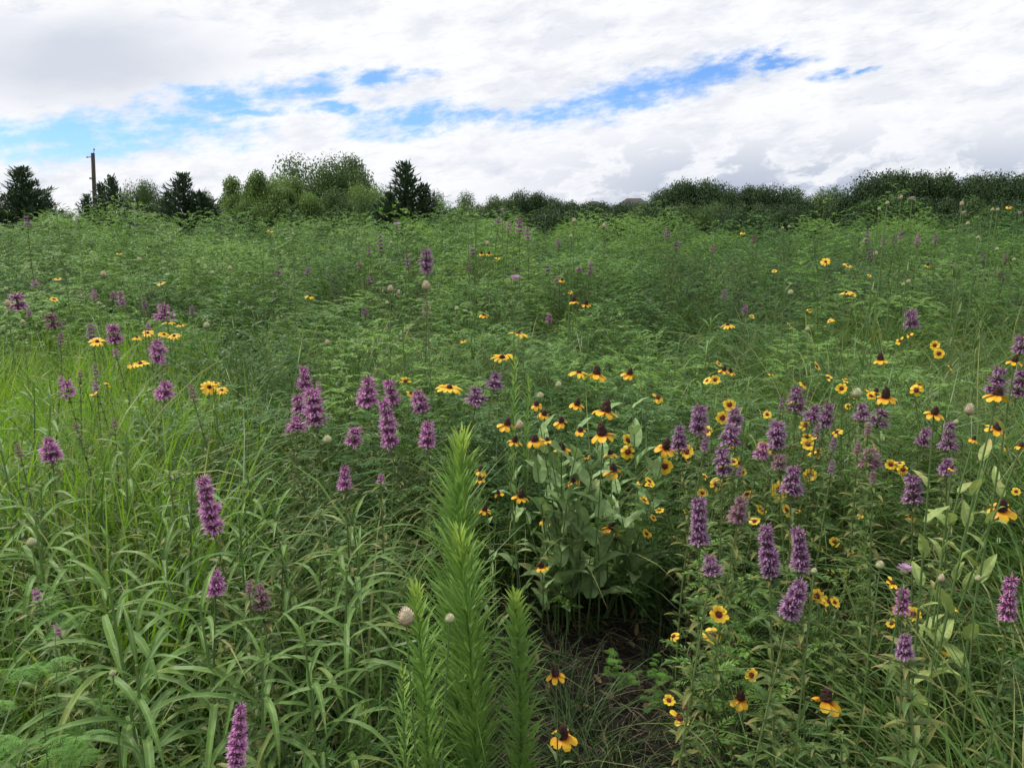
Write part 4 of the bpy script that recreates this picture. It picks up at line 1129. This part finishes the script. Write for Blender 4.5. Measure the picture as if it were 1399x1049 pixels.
def juniper_mesh(seed, W, H, leaders=1):
    R.seed(seed)
    cr, tk = MB(), MB()
    L_ = [(0, 0, 1.0, 1.0)] + [(R.uniform(-.22, .22) * W, R.uniform(-.2, .2) * W, R.uniform(.62, .85), .6) for _ in range(leaders - 1)]
    for (ox, oy, hs, ws) in L_:
        h = H * hs
        tube(tk, [(0, 0, -.3), (ox * .7, oy * .7, h * .4), (ox, oy, h * .97)], [H * .025, H * .016, H * .002], 6)
        nb = int(150 * hs)
        for i in range(nb):
            t = (i + R.random()) / nb
            z = h * (.04 + .95 * t)
            az = i * GA
            Lb = W / 2 * ws * ((1 - t) ** .85) * (R.uniform(.45, 1.0) if i % 5 else R.uniform(1.0, 1.35)) + .10
            el = R.uniform(.2, .65) + .6 * t
            v = R.random() * .7
            k = max(3, int(Lb / .075))
            for j in range(k):
                s = (j + .6) / k
                p = Vector((ox + math.cos(az) * math.cos(el) * Lb * s, oy + math.sin(az) * math.cos(el) * Lb * s, z + math.sin(el) * Lb * s * (1 - .15 * s)))
                for q in range(3):
                    leaf(cr, (p.x + R.uniform(-.07, .07), p.y + R.uniform(-.07, .07), p.z + R.uniform(-.07, .05)), az + R.uniform(-1.2, 1.2), el + R.uniform(-.5, .6), R.uniform(.14, .30), .055, R.uniform(-.5, .2), n=2, thin=True, prof='lance', v=v + R.random() * .3, flip=R.uniform(-1, 1))
    return tk.mesh('juniper_trunk', M['bark']), cr.mesh('juniper_crown', M['junip'])
DEC = {'l': [decid_mesh(900, 5, 4.6, 'tree_l'), decid_mesh(901, 5, 4.6, 'tree_l', 24)],
       'm': [decid_mesh(902, 5, 5, 'tree_m'), decid_mesh(903, 5, 5, 'tree_m', 16)],
       'd': [decid_mesh(904, 5, 4.6, 'tree_d', 28, 1500, .085), decid_mesh(905, 5, 4.6, 'tree_d', 22, 1800, .085), decid_mesh(906, 5, 4.6, 'tree_d', 32, 1300, .085)]}
JUN = [juniper_mesh(910, 3.2, 5, 1), juniper_mesh(911, 3.6, 5, 4), juniper_mesh(912, 2.6, 5, 2)]
# px, top py, width px, distance, kind, variant
TREES = [
 (28,229,70,42,'j',1),(-14,250,60,44,'j',0),(62,262,40,46,'j',2),(118,266,34,38,'j',1),(137,250,40,39,'j',2),(152,240,42,38,'j',0),(84,290,30,50,'m',0),(105,292,26,52,'m',1),
 (186,246,40,52,'m',1),(210,252,42,54,'m',0),(249,237,62,44,'j',1),(275,262,40,48,'m',0),(230,262,50,46,'j',2),
 (318,262,60,52,'l',0),(352,236,76,50,'l',1),(388,240,70,54,'l',0),(412,258,70,50,'l',1),(330,268,60,48,'l',1),(445,258,80,50,'m',0),
 (450,210,96,64,'m',1),(478,216,60,66,'m',0),(495,252,60,55,'l',0),(520,262,50,46,'m',1),
 (553,221,74,42,'j',0),(578,252,52,43,'j',1),(532,262,46,41,'j',2),(604,264,44,50,'m',0),
 (645,264,52,72,'m',0),(680,268,50,74,'m',1),(708,262,56,76,'d',0),(736,264,54,78,'d',1),(765,274,56,74,'d',2),(800,277,60,72,'d',0),(838,277,60,74,'d',1),(872,276,54,76,'d',2),
 (905,262,52,66,'d',0),(930,250,62,64,'d',1),(958,245,66,64,'d',2),(990,252,60,66,'d',0),(1020,254,56,66,'d',1),(1052,254,60,64,'d',2),(1083,258,54,66,'d',0),(1112,257,56,68,'m',1),(1145,256,60,66,'m',0),
 (1030,276,60,52,'d',1),(1070,280,56,50,'d',2),(965,276,64,54,'m',1),(1000,284,56,50,'d',0),
 (1190,238,70,50,'d',0),(1222,234,74,52,'d',1),(1255,234,76,52,'d',2),(1285,242,70,54,'d',0),(1318,240,74,52,'d',1),(1350,238,74,54,'d',2),(1382,238,70,52,'d',0),(1415,240,70,54,'d',1),
 (1215,268,66,46,'d',2),(1270,272,70,45,'d',1),(1330,270,66,46,'m',0),(1385,272,66,46,'d',0),(1165,268,54,50,'d',1),
 (640,282,60,60,'m',1),(690,285,60,58,'d',2),(750,287,70,60,'d',0),(820,288,70,58,'d',1),(880,284,60,58,'m',0),(925,280,60,56,'d',2),
]
def EXT(me):
    zs = sorted(v.co.z for v in me.vertices); xs_ = sorted(v.co.x for v in me.vertices)
    return zs[int(len(zs) * .999)], xs_[int(len(xs_) * .985)] - xs_[int(len(xs_) * .015)]
R.seed(31)
for (px, py, w, y, kd, vi) in TREES:
    top = at_y(px, py, y); g = gz(top.x, y) - .1
    t = y / ray(px, py).y
    H = top.z - g
    if kd == 'j': a, b = JUN[vi]; nm, lab, cat, gp = 'juniper', 'dark ragged juniper', 'juniper', 'dark junipers behind the meadow'
    else:
        a, b = DEC[kd][vi]
        nm, cat = 'leafy_tree', 'tree'
        lab, gp = {'l': ('light green bushy tree', 'light green bushy trees behind the meadow'), 'm': ('mid green tree', 'green trees behind the meadow'), 'd': ('dark green wood tree', 'dark trees of the distant wood')}[kd]
    # the photographed width is of what shows above the meadow; spread a little more
    H0, W0 = EXT(b)
    s = w * (1.75 if kd == 'j' else 1.25) * t / F / W0
    o = bpy.data.objects.new(nm, None); COL.objects.link(o); o.location = (top.x, y, g)
    o.scale = (s, s, H / H0); o.rotation_euler = (0, 0, R.uniform(0, 6.28))
    mk('trunk', a, o); mk('crown', b, o)
    want(o, lab, px, py); tag(o, cat=cat, group=gp)
def tree_zone(px, py):
    Z = [(80, 'at the far left edge'), (175, 'beside the utility pole'), (300, 'right of the utility pole'), (430, 'in the round grove'), (515, 'around the tallest tree'), (612, 'around the cone juniper'), (760, 'left of the distant roofs'), (890, 'around the distant roofs'), (1010, 'in the middle wood left end'), (1160, 'in the middle wood right end'), (1290, 'in the right wood left half'), (9e9, 'in the right wood right half')]
    base = next(ph for x, ph in Z if px < x)
    return base
_zp = zone_phrase
def zone_phrase(px, py, _zp=_zp): return _zp(px, py)

# ================================================================ POLE AND HOUSES
R.seed(12)
y = 62; top = at_y(122.5, 209, y); g = gz(top.x, y)
o = bpy.data.objects.new('utility_pole', None); COL.objects.link(o); o.location = (top.x, y, g); o.rotation_euler = (0, math.radians(3.5), 0); o.location.x -= .35
H = top.z - g
mb = MB(); tube(mb, [(0, 0, -.2), (0, 0, H * .5), (0, 0, H)], [.17, .155, .135], 12); mk('pole', mb.mesh('pole', M['wood']), o)
mb = MB(); tube(mb, [(0, -.14, H - .3), (-.18, -.14, H - .30), (-.40, -.14, H - .36)], .035, 6); mk('bracket', mb.mesh('bracket', M['metal']), o)
mb = MB(); tube(mb, [(.06, 0, H - .05), (.10, 0, H + .22)], .025, 6); lathe(mb, [(.04, 0), (.07, .03), (.045, .06), (.07, .09), (.045, .12), (.02, .15)], 10, c=(.1, 0, H + .2)); mk('insulator', mb.mesh('insulator', M['ceramic']), o)
mb = MB(); lathe(mb, [(.03, 0), (.06, .03), (.04, .06), (.06, .09), (.02, .12)], 10, c=(-.38, -.14, H - .38)); mk('insulator', mb.mesh('insulator', M['ceramic']), o)
mb = MB(); box(mb, (-.24, -.2, H * .80), (-.12, -.08, H * .80 + .12)); mk('clamp', mb.mesh('clamp', M['metal']), o)
tag(o, 'weathered wooden utility pole with one small side bracket above the junipers', 'utility pole')

def house(px, py, y, w, rot, label, ridge):
    top = at_y(px, py, y); g = gz(top.x, y); H = top.z - g
    o = bpy.data.objects.new('house', None); COL.objects.link(o); o.location = (top.x, y, g); o.rotation_euler = (0, 0, rot)
    dpt = w * .8; wh = H - w * .30
    mb = MB(); box(mb, (-w / 2, -dpt / 2, 0), (w / 2, dpt / 2, wh)); mk('wall', mb.mesh('wall', M['brick']), o)
    mb = MB(); e = .5
    c = [mb.vert(p, (0, 0, 0)) for p in ((-w / 2 - e, -dpt / 2 - e, wh), (w / 2 + e, -dpt / 2 - e, wh), (w / 2 + e, dpt / 2 + e, wh), (-w / 2 - e, dpt / 2 + e, wh))]
    r = [mb.vert((-w * ridge, 0, H), (0, 0, 0)), mb.vert((w * ridge, 0, H), (0, 0, 0))]
    mb.face((c[0], c[1], r[1], r[0])); mb.face((c[1], c[2], r[1])); mb.face((c[2], c[3], r[0], r[1])); mb.face((c[3], c[0], r[0])); mb.face((c[3], c[2], c[1], c[0]))
    rf = mk('roof', mb.mesh('roof', M['roof']), o)
    mb = MB(); box(mb, (w * .2, w * .05, wh + .4), (w * .2 + .6, w * .05 + .6, H - .35)); mk('chimney', mb.mesh('chimney', M['brick']), rf)
    for wx in (-.35, 0.0, .35):
        mb = MB(); box(mb, (w * wx - .7, -dpt / 2 - .06, wh - 2.0), (w * wx + .7, -dpt / 2 - .003, wh - .6)); f = mk('window', mb.mesh('window', M['paint']), o)
        mb = MB(); box(mb, (w * wx - .6, -dpt / 2 - .08, wh - 1.9), (w * wx + .6, -dpt / 2 - .063, wh - .7)); mk('pane', mb.mesh('pane', M['glass']), f)
    tag(o, label, 'house', 'distant houses behind the wood')
house(812, 275, 118, 5.2, .2, 'distant house roof showing between dark treetops, left of two', .08)
house(866, 271, 112, 6.5, -.15, 'distant house roof with flatter ridge by dark treetops, right of two', .14)

# labels (trees use their own landmarks)
tl = [q for q in TOLABEL if q[0].name.split('.')[0] in ('juniper', 'leafy_tree')]
TOLABEL = [q for q in TOLABEL if q not in tl]
write_labels()
TOLABEL = tl
zone_phrase = tree_zone
write_labels()

# ================================================================ SKY
SUN_EL, SUN_ROT = math.radians(54), math.radians(-62)
w = bpy.data.worlds.new('World'); sc.world = w; w.use_nodes = True
nt = w.node_tree; nt.nodes.clear(); N = nt.nodes.new; Lk = nt.links.new
def Mt(op, a, b=None, c=None, clamp=False):
    n = N('ShaderNodeMath'); n.operation = op; n.use_clamp = clamp
    for i, q in enumerate((a, b, c)):
        if q is None: continue
        if isinstance(q, (int, float)): n.inputs[i].default_value = q
        else: Lk(q, n.inputs[i])
    return n.outputs[0]
def Sm(x, a, b):
    n = N('ShaderNodeMapRange'); n.interpolation_type = 'SMOOTHSTEP'; Lk(x, n.inputs[0]); n.inputs[1].default_value = a; n.inputs[2].default_value = b
    return n.outputs[0]
sky = N('ShaderNodeTexSky'); sky.sky_type = 'NISHITA'; sky.sun_disc = False
sky.sun_elevation = SUN_EL; sky.sun_rotation = SUN_ROT; sky.air_density = 1.0; sky.dust_density = .2; sky.ozone_density = 3.0
tc = N('ShaderNodeTexCoord'); sx = N('ShaderNodeSeparateXYZ'); Lk(tc.outputs['Generated'], sx.inputs[0])
AZ = Mt('ARCTAN2', sx.outputs[0], sx.outputs[1]); EL = Mt('ARCSINE', sx.outputs[2])
def azel(px, py):
    d = ray(px, py).normalized()
    return math.atan2(d.x, d.y), math.asin(d.z)
def noise(sxx, syy, scale, det=6, rough=.6, off=0.0, slope=0.0, dist=0.0):
    cb = N('ShaderNodeCombineXYZ'); Lk(Mt('MULTIPLY', AZ, sxx), cb.inputs[0]); Lk(Mt('MULTIPLY', Mt('SUBTRACT', EL, Mt('MULTIPLY', AZ, slope)), syy), cb.inputs[1]); cb.inputs[2].default_value = off
    n = N('ShaderNodeTexNoise'); n.inputs['Scale'].default_value = scale; n.inputs['Detail'].default_value = det; n.inputs['Roughness'].default_value = rough; n.inputs['Distortion'].default_value = dist
    Lk(cb.outputs[0], n.inputs['Vector']); return n.outputs['Fac']
nA = noise(1, 2.2, 9, 7, .62, 1.1, .1)
nB = noise(1, 2.6, 9, 7, .62, 5.3, .1)
AZd = Mt('ADD', AZ, Mt('MULTIPLY', Mt('SUBTRACT', nA, .5), .12))
ELd = Mt('ADD', EL, Mt('MULTIPLY', Mt('SUBTRACT', nB, .5), .055))
def ell(px, py, rx, ry, tilt=0.0, A=AZd, E=ELd):
    a, e = azel(px, py)
    da = Mt('SUBTRACT', A, a); de = Mt('SUBTRACT', E, e)
    if tilt: de = Mt('SUBTRACT', de, Mt('MULTIPLY', da, tilt))
    q = Mt('ADD', Mt('POWER', Mt('ABSOLUTE', Mt('MULTIPLY', da, F / rx)), 2.0), Mt('POWER', Mt('ABSOLUTE', Mt('MULTIPLY', de, F / ry)), 2.0))
    return Mt('SUBTRACT', 1.0, Mt('SQRT', q))
blue = None
for e in [(110,190,180,30,.08),(255,168,95,22,0),(290,134,65,20,.1),(410,124,85,19,.1),(520,108,60,13,.1),(562,165,90,24,.05),(650,158,70,13,.1),(750,158,80,20,.1),(870,130,120,30,.25),(965,103,100,22,.15),(1140,101,22,10,.1),(5,200,40,22,0),(1185,98,20,5,0),(460,150,60,8,.1),(1060,85,50,8,.1),(330,150,60,8,.1)]:
    q = ell(*e); blue = q if blue is None else Mt('MAXIMUM', blue, q)
nF = noise(1, 2.4, 30, 8, .65, 9.1, .15)
blue = Sm(Mt('ADD', blue, Mt('MULTIPLY', Mt('SUBTRACT', nF, .5), 2.4)), -.25, .95)
# a few breaks overhead, outside the picture
hi = Mt('MULTIPLY', Sm(EL, .35, .6), Sm(noise(1, 1, 3.0, 5, .6, 3.3), .56, .68))
blue = Mt('MAXIMUM', blue, Mt('MULTIPLY', hi, .7))
# cloud shading
low = Mt('SUBTRACT', 1.0, Sm(EL, .025, .14))
right = Sm(AZ, -.12, .25)
nP = noise(1, 1.9, 16, 8, .60, 2.2, .1, .3)
puff = Sm(nP, .44, .58)
grey = Mt('MULTIPLY', Mt('MULTIPLY', low, right), Mt('SUBTRACT', 1.0, puff))
g2 = Mt('MULTIPLY', Sm(ell(110, 82, 260, 75, .05), 0.0, .9), .62)
g3 = Mt('MULTIPLY', Sm(noise(1, 2.6, 12, 8, .62, 7.7, .12), .43, .66), .32)
g4 = Mt('MULTIPLY', Mt('MULTIPLY', low, Sm(nP, .45, .62)), .22)
g5 = Mt('MULTIPLY', Sm(noise(1, 3.5, 40, 8, .65, 4.2, .15, .4), .5, .75), .22)
g3 = Mt('ADD', g3, g5)
gr = Mt('MAXIMUM', Mt('MULTIPLY', grey, 1.0), Mt('MAXIMUM', g2, Mt('ADD', g3, g4)), None)
gr = Mt('MULTIPLY', gr, 1.0, None, True)
mx = N('ShaderNodeMix'); mx.data_type = 'RGBA'; Lk(gr, mx.inputs['Factor'])
mx.inputs['A'].default_value = (1.0, 1.01, 1.04, 1); mx.inputs['B'].default_value = (.49, .55, .68, 1)
b1 = N('ShaderNodeBackground'); b1.inputs['Strength'].default_value = 1.0; Lk(mx.outputs['Result'], b1.inputs[0])
b0 = N('ShaderNodeBackground'); b0.inputs['Strength'].default_value = .13; gm = N('ShaderNodeMix'); gm.data_type = 'RGBA'; gm.blend_type = 'MULTIPLY'; gm.inputs['Factor'].default_value = 1; Lk(sky.outputs[0], gm.inputs['A']); gm.inputs['B'].default_value = (.62, .84, 1.22, 1); Lk(gm.outputs['Result'], b0.inputs[0])
ms = N('ShaderNodeMixShader'); Lk(blue, ms.inputs[0]); Lk(b1.outputs[0], ms.inputs[1]); Lk(b0.outputs[0], ms.inputs[2])
wo = N('ShaderNodeOutputWorld'); Lk(ms.outputs[0], wo.inputs[0])

sl = bpy.data.lights.new('sun', 'SUN'); sl.energy = 3.4; sl.angle = math.radians(9); sl.color = (1, .96, .88)
so = bpy.data.objects.new('sun', sl); COL.objects.link(so)
sd = Vector((math.sin(-SUN_ROT) * -1, math.cos(SUN_ROT), 0)).normalized() * math.cos(SUN_EL) + Vector((0, 0, math.sin(SUN_EL)))
so.rotation_mode = 'QUATERNION'; so.rotation_quaternion = sd.to_track_quat('Z', 'Y')

# ================================================================ CAMERA
cd = bpy.data.cameras.new('camera'); cd.sensor_width = 36; cd.lens = 36 * F / 1399; cd.clip_start = .05; cd.clip_end = 6000
co = bpy.data.objects.new('camera', cd); COL.objects.link(co)
co.location = (0, 0, EYE); co.rotation_euler = (PI / 2 - PITCH, 0, 0)
sc.camera = co
sc.view_settings.view_transform = 'Standard'; sc.view_settings.look = 'None'; sc.view_settings.exposure = 0; sc.view_settings.gamma = 1
sc.render.engine = 'CYCLES'
sc.cycles.max_bounces = 5; sc.cycles.diffuse_bounces = 1; sc.cycles.glossy_bounces = 1; sc.cycles.transmission_bounces = 2
sc.cycles.use_denoising = True
sc.cycles.use_adaptive_sampling = True; sc.cycles.adaptive_threshold = .02
print('counts', {k: len(v) for k, v in PLACED.items()}, 'objects', len(bpy.data.objects))
